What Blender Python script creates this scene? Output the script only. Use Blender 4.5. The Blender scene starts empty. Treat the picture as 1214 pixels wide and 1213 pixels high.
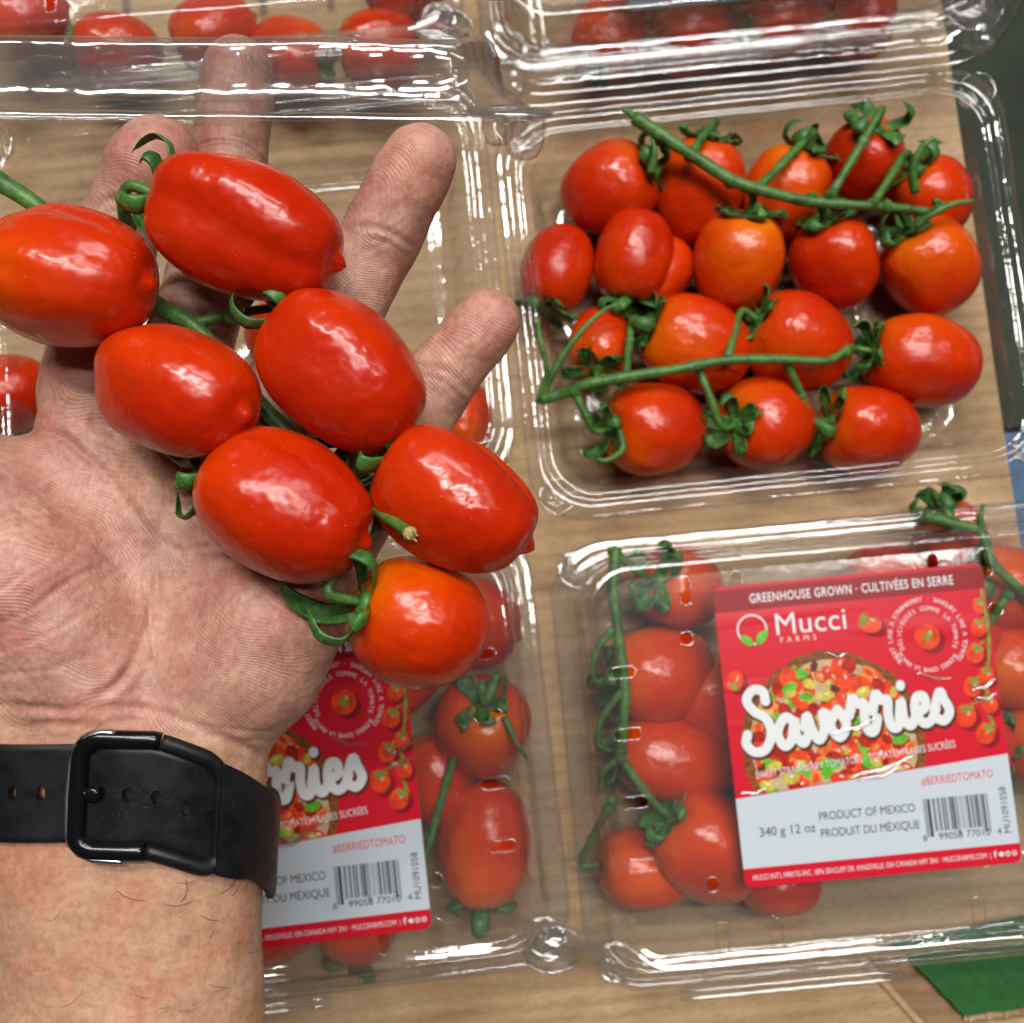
import bpy, bmesh, math, random
import numpy as np
from mathutils import Vector, Matrix, noise as mnoise

random.seed(7)
rng = np.random.default_rng(7)
C = bpy.context.scene.collection
PI = math.pi

# ------------------------------------------------------------------ camera, world, lights
S0 = 1214.0                      # photo width in px: measurements below were taken on it
FPX = 1142.0                     # focal length in those px
CAMH = 0.405
TILT = math.radians(5)
cam = bpy.data.cameras.new('camera')
cam.sensor_width = 36.0
cam.sensor_fit = 'HORIZONTAL'
cam.lens = 36.0 * FPX / S0
cam.clip_start = 0.01
cam.clip_end = 50
cam.dof.use_dof = True
cam.dof.focus_distance = 0.212
cam.dof.aperture_fstop = 20.0
camo = bpy.data.objects.new('camera', cam)
camo.location = (0, 0, CAMH)
camo.rotation_euler = (TILT, 0, 0)
C.objects.link(camo)
bpy.context.scene.camera = camo

world = bpy.data.worlds.new('World')
bpy.context.scene.world = world
world.use_nodes = True
wn = world.node_tree
bg = wn.nodes['Background']
bg.inputs[0].default_value = (0.94, 0.97, 1.0, 1)
bg.inputs[1].default_value = 0.028


def strip_light(name, loc, sx, sy, power, col=(1, 0.97, 0.92), aim=(0, 0, 0)):
    l = bpy.data.lights.new(name, 'AREA')
    l.shape = 'RECTANGLE'
    l.size = sx
    l.size_y = sy
    l.energy = power
    l.color = col
    o = bpy.data.objects.new(name, l)
    o.location = loc
    d = Vector(aim) - Vector(loc)
    zz = -d.normalized()
    xx = Vector((1, 0, 0)) if sx >= sy else Vector((1, 0, 0))
    yy = zz.cross(xx).normalized()
    xx = yy.cross(zz)
    o.rotation_euler = Matrix((xx, yy, zz)).transposed().to_euler()
    C.objects.link(o)
    return o


for lx, ly, sx, pw in ((0.58, 0.17, 1.0, 15), (0.25, 0.62, 1.0, 26), (-0.45, 1.05, 1.0, 30), (0.5, 1.7, 1.3, 22), (1.7, 0.75, 0.9, 4)):
    strip_light('ceiling_strip_lamp', (lx, ly, 2.1), sx, 0.11, pw)

sc = bpy.context.scene
sc.view_settings.view_transform = 'Standard'
sc.view_settings.look = 'None'
sc.view_settings.gamma = 1
sc.view_settings.exposure = -0.26
sc.cycles.transparent_max_bounces = 32
sc.cycles.max_bounces = 12
sc.cycles.use_denoising = True
sc.cycles.sample_clamp_indirect = 4
sc.cycles.caustics_reflective = False
sc.cycles.caustics_refractive = False

# ------------------------------------------------------------------ measuring helpers
ct, st = math.cos(TILT), math.sin(TILT)


def at_depth(px, py, d):
    """point seen at photo pixel (px,py), d metres along the camera axis"""
    x = (px - 607) / FPX * d
    y = (606.5 - py) / FPX * d
    return Vector((x, y * ct + d * st, CAMH + y * st - d * ct))


def at_height(px, py, z):
    v = (606.5 - py) / FPX
    d = (CAMH - z) / (ct - v * st)
    return at_depth(px, py, d)


CAMX = Vector((1, 0, 0))
CAMY = Vector((0, ct, st))
CAMZ = Vector((0, -st, ct))      # towards the viewer


def mm(a):
    return a * 0.001


# ------------------------------------------------------------------ object helpers
def link(o):
    C.objects.link(o)
    return o


def mesh_from(name, verts, faces, smooth=True):
    me = bpy.data.meshes.new(name)
    me.from_pydata([tuple(v) for v in verts], [], [tuple(f) for f in faces])
    if smooth:
        me.polygons.foreach_set('use_smooth', [True] * len(me.polygons))
    me.update()
    return me


def thing(name, label, cat, loc=(0, 0, 0), rz=0.0, group=None):
    o = bpy.data.objects.new(name, None)
    o.empty_display_size = 0.01
    o.location = loc
    o.rotation_euler = (0, 0, rz)
    link(o)
    tag(o, label, cat, group)
    return o


def tag(o, label=None, cat=None, group=None, kind=None):
    if label: o['label'] = label
    if cat: o['category'] = cat
    if group: o['group'] = group
    if kind: o['kind'] = kind
    return o


def obj(name, me, mat=None, parent=None, origin=None):
    """link a mesh; origin = world location already subtracted from the mesh by caller"""
    if mat is not None and len(me.materials) == 0:
        me.materials.append(mat)
    o = bpy.data.objects.new(name, me)
    if parent is not None:
        o.parent = parent
    if origin is not None:
        o.location = origin
    return link(o)


class MB:
    """collects verts/faces"""
    def __init__(s):
        s.v, s.f = [], []

    def add(s, v, f):
        k = len(s.v)
        s.v += [Vector(p) for p in v]
        s.f += [tuple(i + k for i in q) for q in f]

    def build(s, name, mat, parent=None, off=None, smooth=True):
        vs = s.v if off is None else [p - Vector(off) for p in s.v]
        return obj(name, mesh_from(name, vs, s.f, smooth), mat, parent)


def catmull(pts, n=8):
    pts = [Vector(p) for p in pts]
    if len(pts) == 2:
        return [pts[0].lerp(pts[1], i / n) for i in range(n + 1)]
    P = [pts[0] * 2 - pts[1]] + pts + [pts[-1] * 2 - pts[-2]]
    out = []
    for i in range(1, len(P) - 2):
        a, b, c, d = P[i - 1], P[i], P[i + 1], P[i + 2]
        for k in range(n):
            t = k / n
            out.append(0.5 * ((2 * b) + (c - a) * t + (2 * a - 5 * b + 4 * c - d) * t * t + (3 * b - a - 3 * c + d) * t ** 3))
    out.append(P[-2].copy())
    return out


def tube(path, rad, n=8, flat=1.0, up=None, cap=True):
    """tube along path; rad scalar or list; flat scales the second cross axis"""
    m = len(path)
    if not hasattr(rad, '__len__'):
        rad = [rad] * m
    V, F = [], []
    ref = Vector(up) if up is not None else None
    prev = None
    for i, p in enumerate(path):
        t = (path[min(i + 1, m - 1)] - path[max(i - 1, 0)])
        if t.length < 1e-9: t = Vector((0, 0, 1))
        t.normalize()
        if prev is None:
            r = ref if ref is not None else (Vector((0, 0, 1)) if abs(t.z) < 0.9 else Vector((1, 0, 0)))
        else:
            r = ref if ref is not None else prev
        b = (r - t * r.dot(t))
        if b.length < 1e-6:
            b = t.orthogonal()
        b.normalize()
        prev = b
        a = b.cross(t)
        for k in range(n):
            w = 2 * PI * k / n
            V.append(p + (a * math.cos(w) + b * math.sin(w) * flat) * rad[i])
    for i in range(m - 1):
        for k in range(n):
            k2 = (k + 1) % n
            F.append((i * n + k, i * n + k2, (i + 1) * n + k2, (i + 1) * n + k))
    if cap:
        F.append(tuple(range(n))[::-1])
        F.append(tuple((m - 1) * n + k for k in range(n)))
    return V, F


# ------------------------------------------------------------------ materials
def newmat(name):
    m = bpy.data.materials.new(name)
    m.use_nodes = True
    nt = m.node_tree
    return m, nt, nt.nodes['Principled BSDF'], nt.nodes['Material Output']


def N(nt, t, **kw):
    n = nt.nodes.new(t)
    for k, v in kw.items():
        setattr(n, k, v)
    return n


def L(nt, a, b):
    nt.links.new(a, b)


def ramp(nt, fac, stops):
    r = N(nt, 'ShaderNodeValToRGB')
    el = r.color_ramp.elements
    while len(el) < len(stops):
        el.new(0.5)
    for e, (p, c) in zip(el, stops):
        e.position = p
        e.color = (*c, 1) if len(c) == 3 else c
    L(nt, fac, r.inputs[0])
    return r


def noise_tex(nt, scale, detail=4, rough=0.55, coord='Object', sc3=None):
    tc = N(nt, 'ShaderNodeTexCoord')
    src = tc.outputs[coord]
    if sc3:
        mp = N(nt, 'ShaderNodeMapping')
        mp.inputs['Scale'].default_value = sc3
        L(nt, src, mp.inputs[0])
        src = mp.outputs[0]
    n = N(nt, 'ShaderNodeTexNoise')
    n.inputs['Scale'].default_value = scale
    n.inputs['Detail'].default_value = detail
    n.inputs['Roughness'].default_value = rough
    L(nt, src, n.inputs['Vector'])
    return n


def add_bump(nt, bs, height, strength=0.3, dist=0.001, prev=None):
    b = N(nt, 'ShaderNodeBump')
    b.inputs['Strength'].default_value = strength
    b.inputs['Distance'].default_value = dist
    L(nt, height, b.inputs['Height'])
    if prev is not None:
        L(nt, prev.outputs[0], b.inputs['Normal'])
    if bs is not None:
        L(nt, b.outputs[0], bs.inputs['Normal'])
    return b


def simple(name, col, rough=0.5, spec=0.5, metal=0.0, var=0.0, vscale=200, bump=0.0):
    m, nt, bs, out = newmat(name)
    bs.inputs['Roughness'].default_value = rough
    bs.inputs['Metallic'].default_value = metal
    bs.inputs['Specular IOR Level'].default_value = spec
    bs.inputs['Base Color'].default_value = (*col, 1)
    if var or bump:
        n = noise_tex(nt, vscale)
        if var:
            r = ramp(nt, n.outputs[0], [(0.3, tuple(c * (1 - var) for c in col)), (0.7, tuple(min(1, c * (1 + var)) for c in col))])
            L(nt, r.outputs[0], bs.inputs['Base Color'])
        if bump:
            add_bump(nt, bs, n.outputs[0], bump, 0.0005)
    return m


def mat_tomato():
    m, nt, bs, out = newmat('tomato_skin')
    at = N(nt, 'ShaderNodeAttribute', attribute_name='ripe')
    oi = N(nt, 'ShaderNodeObjectInfo')
    n = noise_tex(nt, 45, 3)
    a = N(nt, 'ShaderNodeMath', operation='MULTIPLY_ADD')
    L(nt, n.outputs[0], a.inputs[0]); a.inputs[1].default_value = 0.55
    L(nt, at.outputs['Fac'], a.inputs[2])
    b = N(nt, 'ShaderNodeMath', operation='MULTIPLY_ADD')
    L(nt, oi.outputs['Random'], b.inputs[0]); b.inputs[1].default_value = 0.22
    L(nt, a.outputs[0], b.inputs[2])
    r = ramp(nt, b.outputs[0], [(0.30, (0.70, 0.185, 0.002)), (0.52, (0.62, 0.085, 0.001)), (0.76, (0.55, 0.034, 0.001)), (1.0, (0.44, 0.015, 0.001))])
    # fine speckle of paler dots on the skin
    v = N(nt, 'ShaderNodeTexVoronoi')
    v.inputs['Scale'].default_value = 420
    tc = N(nt, 'ShaderNodeTexCoord')
    L(nt, tc.outputs['Object'], v.inputs['Vector'])
    sp = ramp(nt, v.outputs['Distance'], [(0.03, (1, 1, 1)), (0.09, (0, 0, 0))])
    n2 = noise_tex(nt, 130, 2)
    lim = ramp(nt, n2.outputs[0], [(0.50, (0, 0, 0)), (0.62, (0.55, 0.55, 0.55))])
    mu = N(nt, 'ShaderNodeMath', operation='MULTIPLY')
    L(nt, sp.outputs[0], mu.inputs[0]); L(nt, lim.outputs[0], mu.inputs[1])
    mx = N(nt, 'ShaderNodeMix', data_type='RGBA')
    L(nt, mu.outputs[0], mx.inputs['Factor'])
    L(nt, r.outputs[0], mx.inputs['A']); mx.inputs['B'].default_value = (0.75, 0.30, 0.12, 1)
    L(nt, mx.outputs['Result'], bs.inputs['Base Color'])
    n3 = noise_tex(nt, 60, 4)
    rr = ramp(nt, n3.outputs[0], [(0.3, (0.14,) * 3), (0.7, (0.34,) * 3)])
    L(nt, rr.outputs[0], bs.inputs['Roughness'])
    bs.inputs['Specular IOR Level'].default_value = 0.45
    bs.inputs['Subsurface Weight'].default_value = 0.08
    bs.inputs['Subsurface Radius'].default_value = (0.004, 0.0008, 0.0004)
    bs.inputs['Subsurface Scale'].default_value = 1.0
    n4 = noise_tex(nt, 2200, 2)
    b1 = add_bump(nt, None, n4.outputs[0], 0.05, 0.0002)
    n5 = noise_tex(nt, 120, 2)
    n6 = noise_tex(nt, 420, 3, 0.6)
    pit = ramp(nt, n6.outputs[0], [(0.24, (0, 0, 0)), (0.33, (1, 1, 1))])
    b3 = add_bump(nt, None, pit.outputs[0], 0.35, 0.0003, prev=b1)
    add_bump(nt, bs, n5.outputs[0], 0.42, 0.0025, prev=b3)
    # small brown scuffs
    n7 = noise_tex(nt, 150, 6, 0.75)
    sc_ = ramp(nt, n7.outputs[0], [(0.70, (0, 0, 0)), (0.74, (0.55,) * 3)])
    m7 = N(nt, 'ShaderNodeMix', data_type='RGBA')
    L(nt, sc_.outputs[0], m7.inputs['Factor']); L(nt, mx.outputs['Result'], m7.inputs['A']); m7.inputs['B'].default_value = (0.16, 0.03, 0.01, 1)
    L(nt, m7.outputs['Result'], bs.inputs['Base Color'])
    return m


def mat_green(name, c1, c2, rough=0.45):
    m, nt, bs, out = newmat(name)
    n = noise_tex(nt, 160, 6, 0.7)
    r = ramp(nt, n.outputs[0], [(0.25, tuple(c * 0.5 for c in c1)), (0.40, c1), (0.62, c2), (0.76, (c2[0] * 1.5, c2[1] * 1.25, c2[2]))])
    L(nt, r.outputs[0], bs.inputs['Base Color'])
    bs.inputs['Roughness'].default_value = rough
    n2 = noise_tex(nt, 900, 3)
    add_bump(nt, bs, n2.outputs[0], 0.4, 0.0006)
    return m


def mat_plastic(name, tint=(0.97, 0.975, 0.975), base=0.075, haze=0.02, wav=0.5, fine=0.25):
    m, nt, bs, out = newmat(name)
    nt.nodes.remove(bs)
    tr = N(nt, 'ShaderNodeBsdfTransparent')
    tr.inputs[0].default_value = (*tint, 1)
    lw0 = N(nt, 'ShaderNodeLayerWeight')
    lw0.inputs['Blend'].default_value = 0.5
    er = ramp(nt, lw0.outputs['Facing'], [(0.35, tint), (0.80, tuple(c * 0.80 for c in tint)), (1.0, tuple(c * 0.62 for c in tint))])
    L(nt, er.outputs[0], tr.inputs[0])
    gl = N(nt, 'ShaderNodeBsdfGlossy')
    gl.inputs['Roughness'].default_value = 0.085
    gl.inputs['Color'].default_value = (1, 1, 1, 1)
    df = N(nt, 'ShaderNodeBsdfDiffuse')
    df.inputs['Color'].default_value = (0.85, 0.88, 0.9, 1)
    n = noise_tex(nt, 70, 3, 0.5)
    n2 = noise_tex(nt, 420, 2, 0.5)
    b1 = add_bump(nt, None, n.outputs[0], wav, 0.004)
    b2 = N(nt, 'ShaderNodeBump')
    b2.inputs['Strength'].default_value = fine
    b2.inputs['Distance'].default_value = 0.0008
    L(nt, n2.outputs[0], b2.inputs['Height']); L(nt, b1.outputs[0], b2.inputs['Normal'])
    L(nt, b2.outputs[0], gl.inputs['Normal'])
    lw = N(nt, 'ShaderNodeLayerWeight')
    lw.inputs['Blend'].default_value = 0.5
    L(nt, b2.outputs[0], lw.inputs['Normal'])
    pw = N(nt, 'ShaderNodeMath', operation='POWER')
    L(nt, lw.outputs['Facing'], pw.inputs[0]); pw.inputs[1].default_value = 4.5
    mu = N(nt, 'ShaderNodeMath', operation='MULTIPLY_ADD', use_clamp=True)
    L(nt, pw.outputs[0], mu.inputs[0]); mu.inputs[1].default_value = 0.85; mu.inputs[2].default_value = base
    m1 = N(nt, 'ShaderNodeMixShader')
    m1.inputs[0].default_value = haze
    L(nt, tr.outputs[0], m1.inputs[1]); L(nt, df.outputs[0], m1.inputs[2])
    m2 = N(nt, 'ShaderNodeMixShader')
    L(nt, mu.outputs[0], m2.inputs[0])
    L(nt, m1.outputs[0], m2.inputs[1]); L(nt, gl.outputs[0], m2.inputs[2])
    L(nt, m2.outputs[0], out.inputs[0])
    return m


def mat_kraft(name, c1, c2, c3, ridge=1.0):
    m, nt, bs, out = newmat(name)
    n = noise_tex(nt, 26, 5, 0.6, sc3=(0.45, 3.2, 1))       # long streaks running along the flutes
    n2 = noise_tex(nt, 9, 4, 0.6)
    a = N(nt, 'ShaderNodeMath', operation='MULTIPLY_ADD')
    L(nt, n2.outputs[0], a.inputs[0]); a.inputs[1].default_value = 0.72
    mh = N(nt, 'ShaderNodeMath', operation='MULTIPLY'); L(nt, n.outputs[0], mh.inputs[0]); mh.inputs[1].default_value = 0.28
    L(nt, mh.outputs[0], a.inputs[2])
    r = ramp(nt, a.outputs[0], [(0.36, c1), (0.50, c2), (0.66, c3)])
    fib = noise_tex(nt, 700, 4, 0.7, sc3=(0.5, 1.6, 1))
    fr = ramp(nt, fib.outputs[0], [(0.35, (0.82,) * 3), (0.65, (1.1, 1.1, 1.1))])
    mx = N(nt, 'ShaderNodeMix', data_type='RGBA', blend_type='MULTIPLY')
    mx.inputs['Factor'].default_value = 1
    L(nt, r.outputs[0], mx.inputs['A']); L(nt, fr.outputs[0], mx.inputs['B'])
    L(nt, mx.outputs['Result'], bs.inputs['Base Color'])
    bs.inputs['Roughness'].default_value = 0.75
    bs.inputs['Specular IOR Level'].default_value = 0.25
    w = N(nt, 'ShaderNodeTexWave', wave_type='BANDS', bands_direction='Y')
    w.inputs['Scale'].default_value = 45
    w.inputs['Distortion'].default_value = 1.2
    tc = N(nt, 'ShaderNodeTexCoord'); L(nt, tc.outputs['Object'], w.inputs['Vector'])
    b1 = add_bump(nt, None, w.outputs[0], 0.22 * ridge, 0.002)
    add_bump(nt, bs, n.outputs[0], 0.5, 0.004, prev=b1)
    return m


M = {}
M['tomato'] = mat_tomato()
M['stem'] = mat_green('vine_green', (0.030, 0.095, 0.014), (0.085, 0.20, 0.036))
M['calyx'] = mat_green('calyx_green', (0.020, 0.085, 0.015), (0.070, 0.200, 0.036))
M['cut'] = simple('cut_stem', (0.35, 0.30, 0.12), 0.8, var=0.3, vscale=2000)
M['tub'] = mat_plastic('clear_tub_plastic', haze=0.010, wav=0.06, fine=0.04)
M['tub_rim'] = mat_plastic('clear_tub_rim_plastic', haze=0.014, base=0.13, wav=0.11, fine=0.05)
M['lid'] = mat_plastic('clear_lid_plastic', haze=0.030, wav=0.018, fine=0.015)
M['lid_rim'] = mat_plastic('clear_lid_rim_plastic', haze=0.032, base=0.14, wav=0.08, fine=0.035)
M['kraft'] = mat_kraft('kraft_board', (0.33, 0.205, 0.105), (0.47, 0.315, 0.175), (0.56, 0.395, 0.240))
M['kraft_dark'] = mat_kraft('kraft_board_brown', (0.20, 0.115, 0.06), (0.27, 0.16, 0.085), (0.33, 0.20, 0.11))
M['green_print'] = simple('green_print', (0.018, 0.100, 0.022), 0.55, 0.3, var=0.18, vscale=300, bump=0.1)
M['dark_green_print'] = simple('dark_green_print', (0.010, 0.020, 0.006), 0.6, 0.3, var=0.7, vscale=28, bump=0.1)
M['orange_print'] = simple('orange_print', (0.13, 0.055, 0.02), 0.6, 0.3, var=0.3, vscale=200)
M['blue_print'] = simple('blue_print', (0.05, 0.11, 0.21), 0.5, 0.3, var=0.2, vscale=120)
M['shelf'] = simple('shelf_grey', (0.05, 0.045, 0.04), 0.7, var=0.3, vscale=30)

# ------------------------------------------------------------------ setting: shelf, kraft pad, cartons
RZ = math.radians(6.0)


def slab(name, pts, z0, z1, mat, parent=None, origin=None):
    """closed polygon slab; pts are world xy"""
    n = len(pts)
    o = Vector(origin) if origin is not None else Vector((0, 0, 0))
    V = [Vector((p[0], p[1], z0)) - o for p in pts] + [Vector((p[0], p[1], z1)) - o for p in pts]
    F = [tuple(range(n))[::-1], tuple(range(n, 2 * n))]
    for i in range(n):
        j = (i + 1) % n
        F.append((i, j, n + j, n + i))
    return obj(name, mesh_from(name, V, F, False), mat, parent, None)


def wobble(a, b, n, amp):
    """ragged line from a to b"""
    a, b = Vector(a), Vector(b)
    d = (b - a); t = Vector((-d.y, d.x)).normalized() if len(d) == 2 else Vector((-d.y, d.x, 0)).normalized()
    out = []
    for i in range(n):
        k = i / n
        out.append(a.lerp(b, k) + t * (amp * mnoise.noise(Vector((k * n * 0.35, a.x * 90, a.y * 50))) if i else 0))
    return out


def fl(px, py, z):
    p = at_height(px, py, z)
    return Vector((p.x, p.y))


shelf = slab('floor', [(-1.2, -1.0), (1.2, -1.0), (1.2, 1.3), (-1.2, 1.3)], -0.05, -0.045, M['shelf'])
tag(shelf, kind='structure')

# the kraft pad under the packs (corrugated sheet, its flutes along the long side)
pad = thing('cardboard_sheet', 'tan corrugated cardboard sheet lying under all the clear tomato packs', 'cardboard', (0, 0, -0.004), RZ)
ci, si = math.cos(-RZ), math.sin(-RZ)


def pad_local(p):
    return Vector((p.x * ci - p.y * si, p.x * si + p.y * ci))


e1, e2 = pad_local(fl(1138, 100, 0)), pad_local(fl(1203, 640, 0))
ex = (e1.x + e2.x) / 2
padpts = [(-0.6, -0.36), (pad_local(fl(1050, 1135, 0)).x + 0.01, -0.36), (pad_local(fl(1050, 1135, 0)).x + 0.01, pad_local(fl(1050, 1100, 0)).y)]
padpts = [(-0.62, -0.4), (e2.x, -0.4)] + [(e2.x + (e1.x - e2.x) * k / 24 + 0.0007 * mnoise.noise(Vector((k * 0.9, 3, 1))), -0.4 + (1.05) * k / 24) for k in range(1, 25)] + [(-0.62, 0.65)]
b = MB()
n = len(padpts)
b.add([(p[0], p[1], 0.0) for p in padpts] + [(p[0], p[1], 0.0035) for p in padpts],
      [tuple(range(n))[::-1], tuple(range(n, 2 * n))] + [(i, (i + 1) % n, n + (i + 1) % n, n + i) for i in range(n)])
b.build('sheet', M['kraft'], pad, smooth=False)

# dark green printed carton further right, lower down
z = -0.030
cart = slab('carton', [tuple(fl(1060, -150, z)), tuple(fl(1700, -150, z)), tuple(fl(1700, 506, z)), tuple(fl(1120, 506, z))], z - 0.01, z, M['dark_green_print'])
tag(cart, 'dark green printed carton lying lower, right of the tan sheet', 'carton')
z = -0.012
blue = slab('carton', [tuple(fl(1188, 514, z)), tuple(fl(1600, 478, z)), tuple(fl(1660, 830, z)), tuple(fl(1225, 850, z))], z - 0.014, z, M['blue_print'])
tag(blue, 'dull blue carton corner between the dark green carton and the label pack', 'carton')

# brown flap at the bottom right with the green printed board on it
flap = thing('cardboard_flap', 'brown corrugated flap with torn green printed face at the bottom right', 'cardboard', (0, 0, 0))
z0 = 0.0004
p = [fl(1015, 1121, z0), fl(1062, 1120, z0), fl(1130, 1200, z0), fl(1200, 1300, z0), fl(1215, 1420, z0), fl(1180, 1420, z0), fl(1098, 1205, z0)]
slab('kraft_strip', [tuple(q) for q in [fl(1020, 1128, 0), fl(1064, 1118, 0), fl(1150, 1225, 0), fl(1290, 1420, 0), fl(1235, 1420, 0), fl(1106, 1222, 0)]], 0.0004, 0.0022, M['kraft_dark'], flap)
slab('fold_ridge', [tuple(q) for q in [fl(1012, 1130, 0), fl(1024, 1127, 0), fl(1110, 1222, 0), fl(1240, 1420, 0), fl(1222, 1420, 0), fl(1094, 1222, 0)]], 0.0004, 0.0014, M['kraft'], flap)
zg = 0.006
edge = wobble(fl(1058, 1118, zg), fl(1143, 1205, zg), 26, 0.0012) + wobble(fl(1143, 1205, zg), fl(1420, 1172, zg), 40, 0.0008) + [fl(1420, 1172, zg), fl(1420, 1045, zg)]
slab('green_face', [tuple(q) for q in edge], zg - 0.0008, zg, M['green_print'], flap)
edge2 = wobble(fl(1062, 1128, zg), fl(1148, 1222, zg), 26, 0.0012) + wobble(fl(1148, 1222, zg), fl(1420, 1186, zg), 40, 0.0010) + [fl(1420, 1186, zg), fl(1420, 1045, zg)]
slab('kraft_back', [tuple(q) for q in edge2], 0.0012, 0.0018, M['kraft_dark'], flap)
# the fluting between the two faces
b = MB()
a, c = fl(1146, 1209, zg), fl(1420, 1177, zg)
dirv = (c - a).normalized(); nrm = Vector((-dirv.y, dirv.x))
m = 400
ln = (c - a).length
V = []
for i in range(m):
    s = i / (m - 1) * ln
    zz = 0.0036 + 0.0017 * math.sin(2 * PI * s / 0.0072)
    q = a + dirv * (s + 0.0012 * math.sin(4 * PI * s / 0.0072))
    for w in (-0.0015, 0.012):
        V.append((q.x + nrm.x * w, q.y + nrm.y * w, zz))
b.add(V, [(2 * i, 2 * i + 1, 2 * i + 3, 2 * i + 2) for i in range(m - 1)])
b.build('fluting', M['kraft'], flap)

# ------------------------------------------------------------------ clear packs
W, D = 0.206, 0.166


def rring(off, R):
    """rounded rectangle, fixed number of points: (x, y, nx, ny, s)"""
    hx, hy = W / 2 - off, D / 2 - off
    R = min(R, hx, hy)
    out = []
    NX, NY, NC = 44, 36, 12
    s = 0
    def side(x0, y0, x1, y1, nx, ny, n):
        for i in range(n):
            k = i / n
            out.append((x0 + (x1 - x0) * k, y0 + (y1 - y0) * k, nx, ny, 1))
    def corner(cx, cy, a0):
        for i in range(NC):
            a = a0 + (PI / 2) * i / NC
            out.append((cx + R * math.cos(a), cy + R * math.sin(a), math.cos(a), math.sin(a), 0.35))
    side(hx, -hy + R, hx, hy - R, 1, 0, NY); corner(hx - R, hy - R, 0)
    side(hx - R, hy, -hx + R, hy, 0, 1, NX); corner(-hx + R, hy - R, PI / 2)
    side(-hx, hy - R, -hx, -hy + R, -1, 0, NY); corner(-hx + R, -hy + R, PI)
    side(-hx + R, -hy, hx - R, -hy, 0, -1, NX); corner(hx - R, -hy + R, 1.5 * PI)
    return out


def loft(rings, seed=0, fill=True):
    V, F = [], []
    n = None
    for off, z, amp in rings:
        R = max(0.022 - off * 0.45, 0.009)
        P = rring(off, R)
        n = len(P)
        s = 0
        px = None
        for i, (x, y, nx, ny, w) in enumerate(P):
            if px is not None: s += math.hypot(x - px[0], y - px[1])
            px = (x, y)
            t = i * 0.0038
            c = min(1, 1.5 * abs(math.sin(PI * t / 0.0125)) ** 0.8)
            q = amp * w * (c - 0.5) * 2 + 0.0003 * mnoise.noise(Vector((x * 60, y * 60, z * 80 + seed)))
            zz = z + 0.0003 * mnoise.noise(Vector((x * 50 + 7, y * 50, seed)))
            V.append((x - nx * q, y - ny * q, zz))
    for k in range(len(rings) - 1):
        for i in range(n):
            j = (i + 1) % n
            F.append((k * n + i, k * n + j, (k + 1) * n + j, (k + 1) * n + i))
    return V, F, n


def lathe(prof, cx, cy, n=20, bumps=0, amp=0):
    V, F = [], []
    for r, z in prof:
        for k in range(n):
            a = 2 * PI * k / n
            V.append((cx + r * math.cos(a), cy + r * math.sin(a), z + (amp * math.cos(bumps * a) if bumps else 0)))
    for i in range(len(prof) - 1):
        for k in range(n):
            F.append((i * n + k, i * n + (k + 1) % n, (i + 1) * n + (k + 1) % n, (i + 1) * n + k))
    return V, F


def q(*a):
    return [tuple(mm(v) for v in t) for t in a]


TUB = q((1.2, 31, 0), (0, 31.6, 0), (0, 34, 0), (1.6, 34.8, 0), (3.0, 34.2, 0), (3.8, 35.8, 0), (5.0, 36.3, 0), (6.2, 35.8, 0), (6.9, 34.0, 0), (8.2, 33.6, 0), (9.0, 35.0, 0), (10.2, 35.2, 0), (11.0, 33.8, 0),
        (12.6, 33.0, 0.1), (13.6, 31, .5), (14.6, 25, 1.3), (15.2, 24.0, 1.3), (16.6, 16, 1.6), (18, 8, 1.5), (20, 3.6, .8), (23.5, 1.6, .1), (26.5, 2.4, 0), (29.5, 2.4, 0), (31.5, 1.2, 0))
LID = q((1.0, 34.9, 0), (-.4, 35.4, 0), (-.4, 37.2, 0), (1.2, 38.2, 0), (2.6, 37.6, 0), (3.6, 39.2, 0), (4.8, 40.4, 0), (6.0, 40.2, 0), (7.0, 41.0, .2), (8.2, 46, .6), (9.0, 50, .6),
        (9.8, 53.0, .3), (11.2, 54.5, .1), (12.8, 54.7, 0), (14.2, 53.8, 0), (16, 53.2, 0))


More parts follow.
